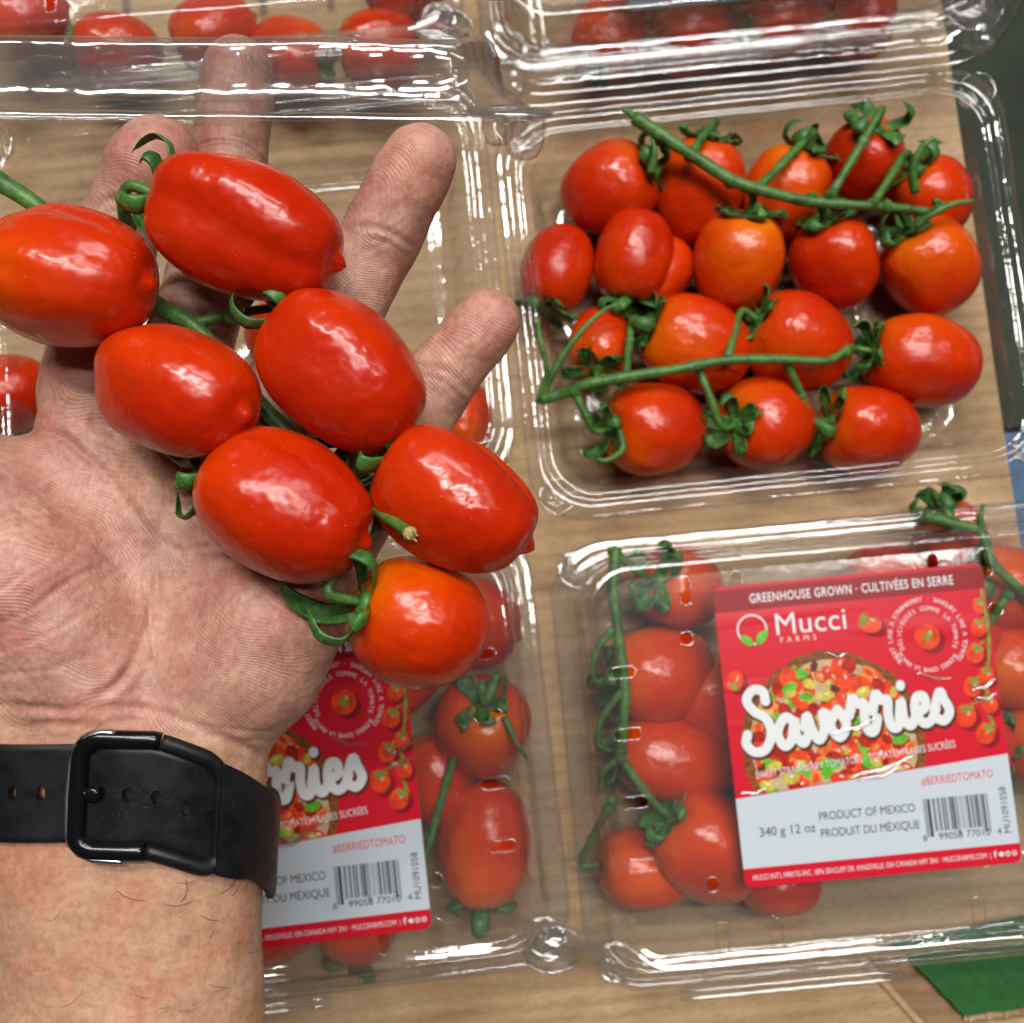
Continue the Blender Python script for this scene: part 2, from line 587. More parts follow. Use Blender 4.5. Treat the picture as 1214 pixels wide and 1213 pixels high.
def make_tub(parent):
    b = MB()
    V, F, n = loft(TUB, 1)
    k = len(TUB) - 1
    F.append(tuple(k * n + i for i in range(n)))
    nf0 = len(F)
    b.add(V, F)
    for sx in (-1, 1):
        for sy in (-1, 1):
            cx, cy = sx * (W / 2 - 0.0105), sy * (D / 2 - 0.0105)
            v, f = lathe(q2([(8, 34.9), (7.2, 36.6), (6.2, 36.2), (5.2, 33), (4.6, 29), (3.2, 27.6), (1.6, 28.4), (0.2, 28.6)]), cx, cy, 24, 6, 0.0003)
            b.add(v, f)
    # blisters moulded into the corners of the floor
    for sx in (-1, 1):
        for sy in (-1, 1):
            for k in range(12):
                x_ = sx * (W / 2 - 0.017 - 0.030 * ((k * 0.381) % 1)); y_ = sy * (D / 2 - 0.017 - 0.024 * ((k * 0.617 + .2) % 1))
                r_ = 0.0011 + 0.0007 * ((k * 0.77) % 1)
                z_ = 0.0020 if (abs(x_) < W / 2 - 0.024 and abs(y_) < D / 2 - 0.024) else 0.0075
                v, f = lathe([(r_, z_), (r_ * .85, z_ + r_ * .5), (r_ * .5, z_ + r_ * .8), (0.0001, z_ + r_ * .9)], x_, y_, 10)
                b.add(v, f)
    # shallow ribs moulded in the floor
    for x in (-0.045, -0.015, 0.015, 0.045):
        v, f = tube([Vector((x, -0.040, 0.0012)), Vector((x, 0, 0.0016)), Vector((x, 0.040, 0.0012))], 0.0016, 8, 0.6, up=(0, 0, 1))
        b.add(v, f)
    o = b.build('tub', M['tub_rim'], parent)
    o.data.materials.append(M['tub'])
    o.data.polygons.foreach_set('material_index', [0 if (f.center.z > 0.026 or f.index >= nf0) else 1 for f in o.data.polygons])
    return o


def q2(l):
    return [(mm(a), mm(c)) for a, c in l]


def capsule2(cx, cy, hl, r, ang, n=8):
    out = []
    for sgn in (1, -1):
        for i in range(n + 1):
            a = -PI / 2 + PI * i / n
            x = sgn * hl + r * math.cos(a) * sgn
            y = r * math.sin(a) * sgn
            out.append((cx + x * math.cos(ang) - y * math.sin(ang), cy + x * math.sin(ang) + y * math.cos(ang)))
    return out


HOLES = []
hx, hy = W / 2 - 0.0218, D / 2 - 0.0218
for x in (-0.055, -0.036, 0.036, 0.055):
    HOLES += [capsule2(x, hy, 0.0032, 0.0021, PI / 2), capsule2(x, -hy, 0.0032, 0.0021, PI / 2)]
for y in (-0.034, -0.012, 0.012, 0.034):
    HOLES += [capsule2(hx, y, 0.0032, 0.0021, 0), capsule2(-hx, y, 0.0032, 0.0021, 0)]
for sx in (-1, 1):
    for y in (-0.043, 0.044):
        HOLES.append([(sx * 0.0565 + 0.0026 * math.cos(2 * PI * i / 18), y + 0.0026 * math.sin(2 * PI * i / 18)) for i in range(18)])


def make_lid(parent):
    """lid in pack coordinates with its origin moved to the hinge line (y = D/2, z = 34.5 mm)"""
    b = MB()
    V, F, n = loft(LID, 5)
    b.add(V, F)
    k = len(LID) - 1
    inner = [V[k * n + i] for i in range(n)]
    z = mm(53.2)
    bm = bmesh.new()
    edges = []
    for loop in [[(x, y) for x, y, _ in inner]] + HOLES:
        vs = [bm.verts.new((x, y, z)) for x, y in loop]
        for i in range(len(vs)):
            edges.append(bm.edges.new((vs[i], vs[(i + 1) % len(vs)])))
    bmesh.ops.triangle_fill(bm, use_beauty=True, use_dissolve=False, edges=edges)
    bm.verts.index_update()
    top = ([tuple(v.co) for v in bm.verts], [tuple(v.index for v in f.verts) for f in bm.faces])
    bm.free()
    nf0 = len(b.f)
    b.add(*top)
    nf1 = len(b.f)
    for h in HOLES:      # the rolled rim of every vent
        pts = [Vector((x, y, z + 0.0002)) for x, y in h]
        pts.append(pts[0].copy())
        v, f = tube(pts, 0.00032, 5, up=(0, 0, 1), cap=False)
        b.add(v, f)
    # raised panel line round the label
    P = rring(0.0285, 0.014)
    pts = [Vector((x, y, z + 0.0004)) for x, y, *_ in P]; pts.append(pts[0].copy())
    # corner pegs
    for sx in (-1, 1):
        for sy in (-1, 1):
            cx, cy = sx * (W / 2 - 0.0105), sy * (D / 2 - 0.0105)
            v, f = lathe(q2([(7.4, 38.3), (6.4, 38.9), (5.0, 37.5), (4.2, 33), (3.4, 30.6), (1.6, 29.8), (0.2, 29.6)]), cx, cy, 24, 6, 0.0003)
            b.add(v, f)
    # front lip: a wider tongue on half the front edge
    y0 = -D / 2
    b.add([(-0.07, y0 + .001, mm(37.0)), (0.012, y0 + .001, mm(37.0)), (0.012, y0 - 0.0045, mm(36.4)), (-0.07, y0 - 0.0045, mm(36.4))], [(0, 1, 2, 3)])
    for dy, rr_ in ((-0.0048, 0.0009), (-0.0022, 0.0007)):
        v, f = tube([Vector((-0.070 + 0.082 * i / 10, y0 + dy, mm(36.6))) for i in range(11)], rr_, 8, 0.7, up=(0, 0, 1))
        b.add(v, f)
    # corner tongue by the right peg
    ring = [(W / 2 - 0.008 + 0.011 * math.cos(a), y0 + 0.006 + 0.008 * math.sin(a)) for a in [2 * PI * i / 20 for i in range(20)]]
    b.add([(x, y, mm(37.9)) for x, y in ring] + [(x, y, mm(38.5)) for x, y in ring],
          [tuple(range(20))[::-1], tuple(range(20, 40))] + [(i, (i + 1) % 20, 20 + (i + 1) % 20, 20 + i) for i in range(20)])
    v, f = tube([Vector((x, y, mm(38.2))) for x, y in ring + ring[:1]], 0.0007, 7, up=(0, 0, 1), cap=False)
    b.add(v, f)
    v, f = lathe(q2([(5.6, 38), (5.3, 33), (4.8, 29.5), (3.6, 27.6), (2.0, 26.8), (0.01, 26.6)]), W / 2 - 0.004, y0 + 0.007, 20, 5, 0.0002)
    b.add(v, f)
    off = Vector((0, D / 2, mm(34.5)))
    o = b.build('lid', M['lid_rim'], parent, off=off)
    o.data.materials.append(M['lid'])
    o.data.polygons.foreach_set('material_index', [1 if nf0 <= f.index < nf1 else 0 for f in o.data.polygons])
    o.location = off
    return o


def copy_tree(o, parent=None):
    c = o.copy()
    link(c)
    if parent is not None: c.parent = parent
    for ch in list(o.children):
        copy_tree(ch, c)
    return c

# ------------------------------------------------------------------ printed label (flat print, laid up in thin sheets)
LW = 0.0988
LH = 0.1066
M['label_white'] = simple('label_white', (0.50, 0.56, 0.62), 0.22, 0.5)
M['label_red'] = simple('label_red', (0.55, 0.010, 0.026), 0.22, 0.5)
M['label_dark_red'] = simple('label_dark_red', (0.24, 0.010, 0.016), 0.22, 0.5)
M['ink_white'] = simple('ink_white', (0.66, 0.68, 0.70), 0.25)
M['ink_black'] = simple('ink_black', (0.012, 0.012, 0.016), 0.3)
M['ink_red'] = simple('ink_red', (0.60, 0.02, 0.04), 0.25)
M['ink_shade'] = simple('ink_shade', (0.10, 0.030, 0.022), 0.3)
M['ink_leaf'] = simple('ink_leaf', (0.10, 0.42, 0.03), 0.3, var=0.35, vscale=300)
M['ink_tomato'] = simple('ink_tomato', (0.68, 0.055, 0.015), 0.25, var=0.35, vscale=260)
M['ink_dark'] = simple('ink_dark', (0.36, 0.018, 0.010), 0.25, var=0.4, vscale=300)
M['ink_orange'] = simple('ink_orange', (0.66, 0.20, 0.06), 0.25, var=0.35, vscale=300)
M['ink_yellow'] = simple('ink_yellow', (0.50, 0.42, 0.06), 0.25, var=0.35, vscale=300)
M['ink_crust'] = simple('ink_crust', (0.20, 0.065, 0.018), 0.4, var=0.55, vscale=500)
M['ink_cream'] = simple('ink_cream', (0.50, 0.36, 0.22), 0.3, var=0.2, vscale=300)
M['ink_vine'] = simple('ink_vine', (0.16, 0.26, 0.04), 0.3, var=0.3, vscale=400)


for _k in [k for k in M if k.startswith('label_') or k.startswith('ink_')]:
    _nt = M[_k].node_tree
    _n = noise_tex(_nt, 16, 1.5, 0.5, sc3=(0.5, 4.2, 1))
    _r = ramp(_nt, _n.outputs[0], [(0.56, (0, 0, 0)), (0.72, (1, 1, 1))])
    _nt.nodes['Principled BSDF'].inputs['Roughness'].default_value = 0.30
    _nt.nodes['Principled BSDF'].inputs['Specular IOR Level'].default_value = 0.20
    add_bump(_nt, _nt.nodes['Principled BSDF'], _r.outputs[0], 0.16, 0.0012)


def text_mesh(s, size, bold=0.0, track=1.0, align='LEFT', shear=0.0, squeeze=1.0):
    cu = bpy.data.curves.new('t', 'FONT')
    cu.body = s
    cu.size = size
    cu.offset = bold * size
    cu.space_character = track
    cu.align_x = align
    cu.shear = shear
    cu.resolution_u = 3
    o = bpy.data.objects.new('t', cu)
    C.objects.link(o)
    bpy.context.view_layer.update()
    dg = bpy.context.evaluated_depsgraph_get()
    me = o.evaluated_get(dg).to_mesh()
    V = [(v.co.x * squeeze, v.co.y) for v in me.vertices]
    F = [tuple(p.vertices) for p in me.polygons]
    o.evaluated_get(dg).to_mesh_clear()
    bpy.data.objects.remove(o); bpy.data.curves.remove(cu)
    return V, F


class Print:
    """flat print in label units (width 1), z in layers"""
    def __init__(s):
        s.b = MB()

    def poly(s, pts, layer):
        n = len(pts)
        s.b.add([(x * LW, y * LW, layer * 3e-5) for x, y in pts], [tuple(range(n))])

    def raw(s, V, F, layer):
        s.b.add([(x * LW, y * LW, layer * 3e-5) for x, y in V], F)

    def flush(s, name, mat, parent):
        if s.b.v: s.build(name, mat, parent)
        s.b = MB()

    def text(s, t, x, y, size, layer, ang=0.0, **kw):
        V, F = text_mesh(t, size, **kw)
        c, d = math.cos(ang), math.sin(ang)
        s.raw([(x + a * c - e * d, y + a * d + e * c) for a, e in V], F, layer)

    def build(s, name, mat, parent):
        return s.b.build(name, mat, parent, smooth=False)


def ell(cx, cy, rx, ry=None, ang=0, n=16, a0=0, a1=2 * PI, j=0.0):
    ry = rx if ry is None else ry
    out = []
    for i in range(n):
        t = a0 + (a1 - a0) * i / (n if a1 - a0 > 6.28 else n - 1)
        k = 1 + j * rng.uniform(-1, 1)
        x, y = rx * k * math.cos(t), ry * k * math.sin(t)
        out.append((cx + x * math.cos(ang) - y * math.sin(ang), cy + x * math.sin(ang) + y * math.cos(ang)))
    return out


def leaf(cx, cy, L_, w, ang):
    pts = []
    for i in range(9):
        t = i / 8
        pts.append((L_ * (t - .5), w * math.sin(PI * t) ** 0.8))
    for i in range(1, 8):
        t = 1 - i / 8
        pts.append((L_ * (t - .5), -w * math.sin(PI * t) ** 0.8))
    return [(cx + x * math.cos(ang) - y * math.sin(ang), cy + x * math.sin(ang) + y * math.cos(ang)) for x, y in pts]


def stroke(path, r, layer, pr, n=7):
    """brush stroke: flat ribbon with round ends"""
    P = [Vector((x, y, 0)) for x, y in path]
    P = catmull(P, 6)
    V, F = tube([p * LW for p in P], r * LW, 8, 0.03, up=(0, 0, 1))
    pr.b.add([(v.x, v.y, v.z + layer * 3e-5) for v in V], F)
    for e in (P[0], P[-1]):
        pr.poly([(e.x + r * math.cos(2 * PI * i / 14), e.y + r * math.sin(2 * PI * i / 14)) for i in range(14)], layer + 0.4 + 0.02 * (len(pr.b.v) % 9))


def make_label(parent):
    H = LH / LW
    # backing sheet with round corners
    def rr(x0, y0, x1, y1, r):
        o = []
        for cx, cy, a in ((x1 - r, y1 - r, 0), (x0 + r, y1 - r, PI / 2), (x0 + r, y0 + r, PI), (x1 - r, y0 + r, 1.5 * PI)):
            o += [(cx + r * math.cos(a + PI / 2 * i / 6), cy + r * math.sin(a + PI / 2 * i / 6)) for i in range(7)]
        return o
    out = rr(0, 0, 1, H, 0.03)
    n = len(out)
    b = MB()
    b.add([(x * LW, y * LW, -0.00016) for x, y in out] + [(x * LW, y * LW, 0) for x, y in out],
          [tuple(range(n))[::-1], tuple(range(n, 2 * n))] + [(i, (i + 1) % n, n + (i + 1) % n, n + i) for i in range(n)])
    lab = b.build('label', M['label_white'], parent, smooth=False)

    wl, wr = 0.315, 0.385      # where the white field begins, left and right
    p = Print()
    p.poly([(0, wl), (1, wr), (1, H - 0.03)] + [(x, y) for x, y in out if y > H - 0.031 and 0 < x < 1] + [(0, H - 0.03)], 1)
    p.poly([(x, y) for x, y in out if y < 0.031] + [(1, 0.068), (0, 0.068)], 1)
    p.build('red_field', M['label_red'], lab)
    p = Print()
    p.poly([(0, H - 0.093), (1, H - 0.093), (1, H - 0.022), (0.992, H - 0.012), (0.008, H - 0.012), (0, H - 0.022)], 2)
    p.build('dark_band', M['label_dark_red'], lab)

    # tart: crust, cream, then fruit and leaves, all cut by the white field
    def below(x):
        return wl + (wr - wl) * x + 0.004
    def clip(pts, layer, pr):
        # clip against the slanted edge of the white field
        res = []
        m = len(pts)
        for i in range(m):
            a, c = pts[i], pts[(i + 1) % m]
            da, dc = a[1] - below(a[0]), c[1] - below(c[0])
            if da >= 0: res.append(a)
            if (da >= 0) != (dc >= 0):
                k = da / (da - dc)
                res.append((a[0] + (c[0] - a[0]) * k, a[1] + (c[1] - a[1]) * k))
        if len(res) > 2: pr.poly(res, layer)
    TX, TY, TR = 0.375, 0.475, 0.335
    p = Print(); clip(ell(TX, TY, TR, n=64, j=0.018), 3, p); p.build('tart_crust', M['ink_crust'], lab)
    p = Print(); clip(ell(TX, TY, TR * 0.9, n=48, j=0.02), 4, p); p.build('tart_filling', M['ink_cream'], lab)
    lay = {k: Print() for k in ('ink_tomato', 'ink_orange', 'ink_yellow', 'ink_leaf', 'ink_shade', 'ink_cream', 'ink_white', 'ink_dark', 'ink_vine')}
    r2 = random.Random(3)
    L0 = 5.0
    for k in range(330):
        a, rr_ = r2.uniform(0, 2 * PI), TR * 0.88 * math.sqrt(r2.uniform(0, 1))
        x, y = TX + rr_ * math.cos(a), TY + rr_ * math.sin(a)
        if y < below(x) - 0.02: continue
        t = r2.random()
        L0 += 0.022
        s = r2.uniform(0.022, 0.040)
        an = r2.uniform(0, PI)
        if t < 0.40:
            clip(ell(x, y, s, s * r2.uniform(.6, .9), an, 14), L0, lay['ink_tomato'])
            if r2.random() < 0.2: clip(ell(x, y, s * .66, s * .42, an, 10), L0 + .008, lay['ink_orange'])
            if r2.random() < 0.6: clip(ell(x + s * .2, y + s * .25, s * .25, s * .10, an, 8), L0 + .012, lay['ink_white'])
        elif t < 0.54:
            clip(ell(x, y, s, s * r2.uniform(.6, .9), an, 14), L0, lay['ink_dark'])
        elif t < 0.70:
            clip(ell(x, y, s * .85, s * .6, an, 14), L0, lay['ink_yellow'])
            if r2.random() < 0.5: clip(ell(x + s * .1, y + s * .2, s * .25, s * .12, an, 8), L0 + .008, lay['ink_white'])
        elif t < 0.76:
            clip(ell(x, y, s, s * .7, an, 14), L0, lay['ink_orange'])
            clip(ell(x, y, s * .6, s * .35, an, 10), L0 + .008, lay['ink_tomato'])
        elif t < 0.93:
            clip(leaf(x, y, s * 2.2, s * .6, an), L0, lay['ink_leaf'])
            clip(leaf(x, y, s * 2.0, s * .06, an), L0 + .008, lay['ink_vine'])
        else:
            clip(ell(x, y, s * .8, s * .5, an, 10), L0, lay['ink_shade'])
    for k, pr in lay.items():
        if pr.b.v: pr.build('tart_topping', M[k], lab)['kind'] = 'stuff'

    # loose printed tomatoes
    pg = Print()
    def tom(x, y, r, ang, ly, calyx=True, squat=0.8):
        sets = [(M['label_dark_red'], [(ell(x + r * .35, y - r * .35, r * 1.05, r * squat * 1.05, ang, 18), ly)]),
                (M['ink_tomato'], [(ell(x, y, r, r * squat, ang, 20), ly + .1)]),
                (M['ink_cream'], [(ell(x + r * .25, y + r * .22, r * .28, r * .14, ang, 10), ly + .2)])]
        if calyx:
            cx, cy = x + r * .72 * math.cos(ang), y + r * .72 * math.sin(ang)
            sets.append((M['ink_vine'], [(leaf(cx + r * .30 * math.cos(a), cy + r * .30 * math.sin(a), r * .8, r * .11, a), ly + .3 + i * .02) for i, a in enumerate([ang + PI + (i - 2) * 0.75 for i in range(5)])]))
        V, F, mi = [], [], []
        for k, (m_, ps_) in enumerate(sets):
            for pts, l_ in ps_:
                F.append(tuple(range(len(V), len(V) + len(pts)))); mi.append(k)
                V += [(min(a, 1.0) * LW, e * LW, l_ * 3e-5) for a, e in pts]
        me_ = mesh_from('printed_tomato', V, F, False)
        for m_, _ in sets: me_.materials.append(m_)
        me_.polygons.foreach_set('material_index', mi)
        obj('printed_tomato', me_, None, lab)
    H1 = H
    tom(0.560, H1 - 0.180, 0.045, 2.7, 2.0)
    tom(0.045, H1 - 0.345, 0.038, -1.9, 2.0)
    tom(0.765, H1 - 0.250, 0.046, 1.4, 2.0, calyx=False, squat=1.0)
    for i in range(6):
        a = i * PI / 3 + .3
        pg.poly(leaf(0.765 + .012 * math.cos(a), H1 - 0.250 + .012 * math.sin(a), .026, .004, a), 2.5 + i * .02)
    vine = [(0.985, H1 - .10), (0.99, H1 - .22), (0.985, H1 - .30), (0.965, H1 - .40), (0.945, H1 - .50), (0.955, H1 - .56), (0.965, H1 - .60)]
    stroke(vine, 0.006, 2.6, pg)
    for x, y, r, a, bx, by in ((0.975, .155, .030, 1.6, .99, .12), (0.955, .235, .034, 1.2, .985, .2), (0.93, .325, .038, 1.0, .985, .27), (0.905, .445, .038, 1.2, .96, .40),
                       (0.962, .41, .034, 1.5, .97, .37), (0.868, .545, .043, 1.4, .945, .49), (0.958, .510, .036, 1.7, .95, .45), (0.93, .615, .040, 1.0, .96, .575)):
        stroke([(bx, H1 - by), (x + r * .7 * math.cos(a) * .9 + .01, H1 - y + r * .8), (x + r * .7 * math.cos(a), H1 - y + r * .7 * math.sin(a))], 0.0035, 2.62, pg)
        tom(min(x, 1 - r), H1 - y, r, a, 2.8 + y * .8, squat=0.86)
    pg.build('printed_vine', M['ink_vine'], lab)

    # white lettering
    p = Print()
    V, F = text_mesh('GREENHOUSE GROWN · CULTIVÉES EN SERRE', 0.047, bold=0.012, track=1.10)
    wd = max(v[0] for v in V)
    k = 0.755 / wd
    p.raw([(0.13 + x * k, H - 0.068 + y) for x, y in V], F, 3)
    p.flush('lettering', M['ink_white'], lab)
    # logo ring
    cx, cy, r = 0.128, H - 0.165, 0.056
    ringo = ell(cx, cy, r, n=40); ringi = ell(cx, cy, r * .89, n=40)
    p.raw(ringo + ringi, [(i, (i + 1) % 40, 40 + (i + 1) % 40, 40 + i) for i in range(40)], 3)
    p.flush('logo_ring', M['ink_white'], lab)
    p.text('Mucci', 0.208, H - 0.193, 0.112, 3.0, bold=0.0, track=1.03)
    p.text('FARMS', 0.225, H - 0.222, 0.028, 3.0, track=1.9, bold=0.0)
    p.flush('lettering', M['ink_white'], lab)
    # ring of text round the small tomato
    def ringtext(s, cx, cy, r, size, a0, a1, flip=False):
        m = len(s)
        for i, ch in enumerate(s):
            if ch == ' ': continue
            a = a0 + (a1 - a0) * i / (m - 1)
            V, F = text_mesh(ch, size, bold=0.0, align='CENTER')
            rot = a - PI / 2 if not flip else a + PI / 2
            c, d = math.cos(rot), math.sin(rot)
            p.raw([(cx + r * math.cos(a) + x * c - y * d, cy + r * math.sin(a) + x * d + y * c) for x, y in V], F, 3)
    RX, RY = 0.765, H - 0.250
    ringtext('SWEET LIKE A STRAWBERRY · SAVOURY LIKE A TOMATO', RX, RY, 0.130, 0.0235, PI * 1.20, -PI * .22)
    ringtext('DÉLICIEUSES COMME LA TOMATE', RX, RY, 0.096, 0.0225, PI * 1.10, -PI * .14)
    ringtext('SUCRÉES COMME LA FRAISE', RX, RY, 0.113, 0.0215, -PI * .22, -PI * .86, flip=False)
    p.flush('ring_lettering', M['ink_white'], lab)
    # sub line
    ang = math.radians(3.6)
    V, F = text_mesh('SWEET STRAWBERRY TOMATOES · TOMATES FRAISES SUCRÉES', 0.037, bold=0.0, track=1.04)
    wd = max(v[0] for v in V); k = 0.735 / wd
    c, d = math.cos(ang), math.sin(ang)
    p.raw([(0.08 + x * k * c - y * d, 0.380 + x * k * d + y * c) for x, y in V], F, 17)
    p.flush('lettering', M['ink_white'], lab)
    V, F = text_mesh("MUCCI INT'L MRKTG INC. 1876 SEACLIFF DR. KINGSVILLE, ON CANADA N9Y 2N1 · MUCCIFARMS.COM  |", 0.024, bold=0.0)
    wd = max(v[0] for v in V); k = 0.86 / wd
    p.raw([(0.03 + x * k, 0.026 + y * 1.1) for x, y in V], F, 3)
    # four small round icons at the end of the strip
    p.text('f', 0.902, 0.026, 0.032, 3, bold=0.03)
    p.poly(leaf(0.928, 0.036, 0.022, 0.007, 0.3), 3); p.poly(leaf(0.930, 0.033, 0.016, 0.006, -0.9), 3.2)
    for x in (0.952, 0.976):
        o1, o2 = ell(x, 0.035, 0.0095, n=18), ell(x, 0.035, 0.0065, n=18)
        p.raw(o1 + o2, [(i, (i + 1) % 18, 18 + (i + 1) % 18, 18 + i) for i in range(18)], 3)
        p.poly(ell(x, 0.035, 0.003, n=10), 3)
    p.build('lettering', M['ink_white'], lab)

    p = Print()
    p.poly(leaf(0.105, H - 0.203, 0.062, 0.015, 2.45), 4); p.poly(leaf(0.160, H - 0.196, 0.070, 0.017, 0.85), 4.3)
    p.build('logo_leaf', M['ink_leaf'], lab)

    # brush script
    LET = {
        'S': [[(1.02, 1.62), (0.98, 1.95), (0.62, 2.05), (0.32, 1.75), (0.52, 1.35), (0.92, 1.05), (1.02, 0.55), (0.72, 0.06), (0.28, 0.02), (0.02, 0.32), (0.12, 0.62)]],
        'a': [[(0.72, 0.82), (0.42, 0.98), (0.06, 0.52), (0.22, 0.05), (0.55, 0.25), (0.78, 0.9), (0.74, 0.35), (0.95, 0.04), (1.15, 0.25)]],
        'v': [[(0.0, 0.55), (0.16, 0.92), (0.26, 0.45), (0.46, 0.06), (0.74, 0.42), (0.76, 0.92), (1.0, 0.78)]],
        'o': [[(0.42, 0.95), (0.06, 0.5), (0.32, 0.03), (0.66, 0.42), (0.44, 0.94), (0.6, 0.72), (0.92, 0.85)]],
        'r': [[(-0.05, 0.7), (0.18, 1.25), (0.34, 1.02), (0.58, 1.0), (0.5, 0.5), (0.56, 0.1), (0.78, 0.06), (0.98, 0.45)]],
        'i': [[(0.0, 0.35), (0.18, 0.9), (0.16, 0.3), (0.36, 0.03), (0.62, 0.3)], [(0.26, 1.38), (0.27, 1.42)]],
        'e': [[(0.05, 0.4), (0.45, 0.55), (0.48, 0.9), (0.2, 0.92), (0.06, 0.45), (0.3, 0.04), (0.62, 0.12), (0.85, 0.45)]],
        's': [[(0.0, 0.42), (0.32, 0.98), (0.44, 0.7), (0.56, 0.3), (0.3, 0.02), (0.02, 0.14)]],
    }
    adv = {'S': 1.2, 'a': 1.1, 'v': 0.92, 'o': 0.88, 'r': 0.9, 'i': 0.58, 'e': 0.78, 's': 0.6}
    word = 'Savorries'
    tot = sum(adv[c_] for c_ in word)
    sc_ = 0.755 / tot
    pw, pk = Print(), Print()
    x = 0.06
    ang = math.radians(4.0)
    for idx, ch in enumerate(word):
        for path in LET[ch]:
            P2 = []
            for (a, e) in path:
                X, Y = x + a * sc_, e * sc_ * 1.12
                P2.append((X * math.cos(ang) - Y * math.sin(ang), 0.468 + (X * math.sin(ang) + Y * math.cos(ang))))
            stroke([(a + .006, e - .008) for a, e in P2], 0.0208, 18 + idx * .35, pk)
            stroke(P2, 0.0172, 24 + idx * .35, pw)
        x += adv[ch] * sc_
    pk.build('script_outline', M['ink_shade'], lab); pw.build('script_lettering', M['ink_white'], lab)

    p = Print()
    V, F = text_mesh('#BERRIEDTOMATO', 0.042, bold=0.0, track=1.05)
    wd = max(v[0] for v in V); k = 0.262 / wd
    a5 = math.radians(1.5)
    p.raw([(0.675 + x * k * math.cos(a5) - y * math.sin(a5), 0.300 + x * k * math.sin(a5) + y) for x, y in V], F, 1.5)
    p.build('lettering', M['ink_red'], lab)

    p = Print()
    def fit(s, x0, y, size, w, **kw):
        V, F = text_mesh(s, size, **kw)
        k = w / max(v[0] for v in V)
        p.raw([(x0 + a * k, y + e) for a, e in V], F, 1.5)
        p.flush('lettering', M['ink_black'], lab)
    fit('340 g 12 oz', 0.070, 0.175, 0.046, 0.205, bold=0.0)
    fit('PRODUCT OF MEXICO', 0.290, 0.212, 0.043, 0.350, bold=0.0)
    fit('PRODUIT DU MÉXIQUE', 0.290, 0.152, 0.043, 0.360, bold=0.0)
    fit('6', 0.655, 0.105, 0.036, 0.017)
    fit('99058', 0.712, 0.105, 0.036, 0.088)
    fit('77010', 0.812, 0.105, 0.036, 0.088)
    fit('4', 0.925, 0.105, 0.034, 0.016)
    # bar code: UPC-A patterns of the printed digits
    Lc = {'0': '0001101', '1': '0011001', '2': '0010011', '3': '0111101', '4': '0100011', '5': '0110001', '6': '0101111', '7': '0111011', '8': '0110111', '9': '0001011'}
    code = '101' + ''.join(Lc[d_] for d_ in '699058') + '01010' + ''.join(''.join('1' if z_ == '0' else '0' for z_ in Lc[d_]) for d_ in '770104') + '101'
    x0, x1 = 0.672, 0.905
    wbar = (x1 - x0) / len(code)
    i = 0
    while i < len(code):
        if code[i] == '1':
            j = i
            while j < len(code) and code[j] == '1': j += 1
            yb = 0.118 if (i < 10 or i > len(code) - 11 or 44 < i < 51) else 0.136
            p.poly([(x0 + i * wbar, yb), (x0 + (j - .12) * wbar, yb), (x0 + (j - .12) * wbar, 0.252), (x0 + i * wbar, 0.252)], 1.5)
            i = j
        else:
            i += 1
    p.flush('bar_code', M['ink_black'], lab)
    V, F = text_mesh('MU1091058', 0.036, bold=0.0)
    k = 0.165 / max(v[0] for v in V)
    p.raw([(0.975 - y, 0.105 + x * k) for x, y in V], F, 1.5)
    p.build('lettering', M['ink_black'], lab)
    b = MB()
    for x0_, y0_, x1_, y1_, r_ in ((.36, .505, .57, .56, .0010), (.89, .615, 1.0, .655, .0010), (.90, .585, .995, .60, .0008), (.40, .345, .68, .41, .0010), (.44, .335, .62, .375, .0007), (.01, .33, .12, .34, .0007), (.38, .80, .47, .79, .0006), (.70, .70, .84, .665, .0006)):
        pts = [Vector(((x0_ + (x1_ - x0_) * i / 10) * LW, (y0_ + (y1_ - y0_) * i / 10 + .006 * math.sin(i * .9)) * LW, 0.00085)) for i in range(11)]
        v, f = tube(pts, [r_ * (0.1 + math.sin(PI * i / 10)) for i in range(11)], 8, 0.45, up=(0, 0, 1))
        b.add(v, f)
    b.build('film_crease', M['lid_rim'], lab)['kind'] = 'stuff'
    return lab


# ------------------------------------------------------------------ the six packs
def pack(label, x, y, rz, lid_angle=0.0, with_label=True, lab_off=(0, 0), src=None):
    t = thing('tomato_pack', label, 'plastic pack', (x, y, 0), rz, 'clear packs of tomatoes')
    if src is None:
        make_tub(t)
        ld = make_lid(t)
    else:
        for ch in src.children:
            if ch.name.startswith('label'): continue
            c = copy_tree(ch, t)
            if ch.name.startswith('lid'): ld = c
    ld.rotation_euler = (math.radians(-lid_angle), 0, 0)
    return t


P_LR = pack('closed clear pack of tomatoes whose whole red and white label shows', 0.1235, -0.054, math.radians(5.3))
lab = make_label(P_LR)
lab.location = (-LW / 2 + 0.0042, -LH / 2 + 0.008, mm(53.2) + 0.0005)
P_LL = pack('closed clear pack of tomatoes lying under the hand, its label half covered', -0.088, -0.064, math.radians(6.5), src=P_LR)
l2 = copy_tree(lab, P_LL); l2.location = (-LW / 2 + 0.004, -LH / 2 - 0.006, mm(53.2) + 0.0005)
P_UR = pack('open clear pack holding two full vines of small tomatoes', 0.102, 0.120, RZ, lid_angle=118, src=P_LR)
P_UL = pack('open clear pack behind the fingers, nearly empty, lid standing up', -0.107, 0.1165, math.radians(5.5), lid_angle=59, src=P_LR)
P_TL = pack('closed clear pack cut by the top edge, behind the upright lid', -0.128, 0.294, math.radians(5.0), src=P_LR)
P_TR = pack('closed clear pack cut by the top edge, above the two full vines', 0.083, 0.300, RZ, src=P_LR)
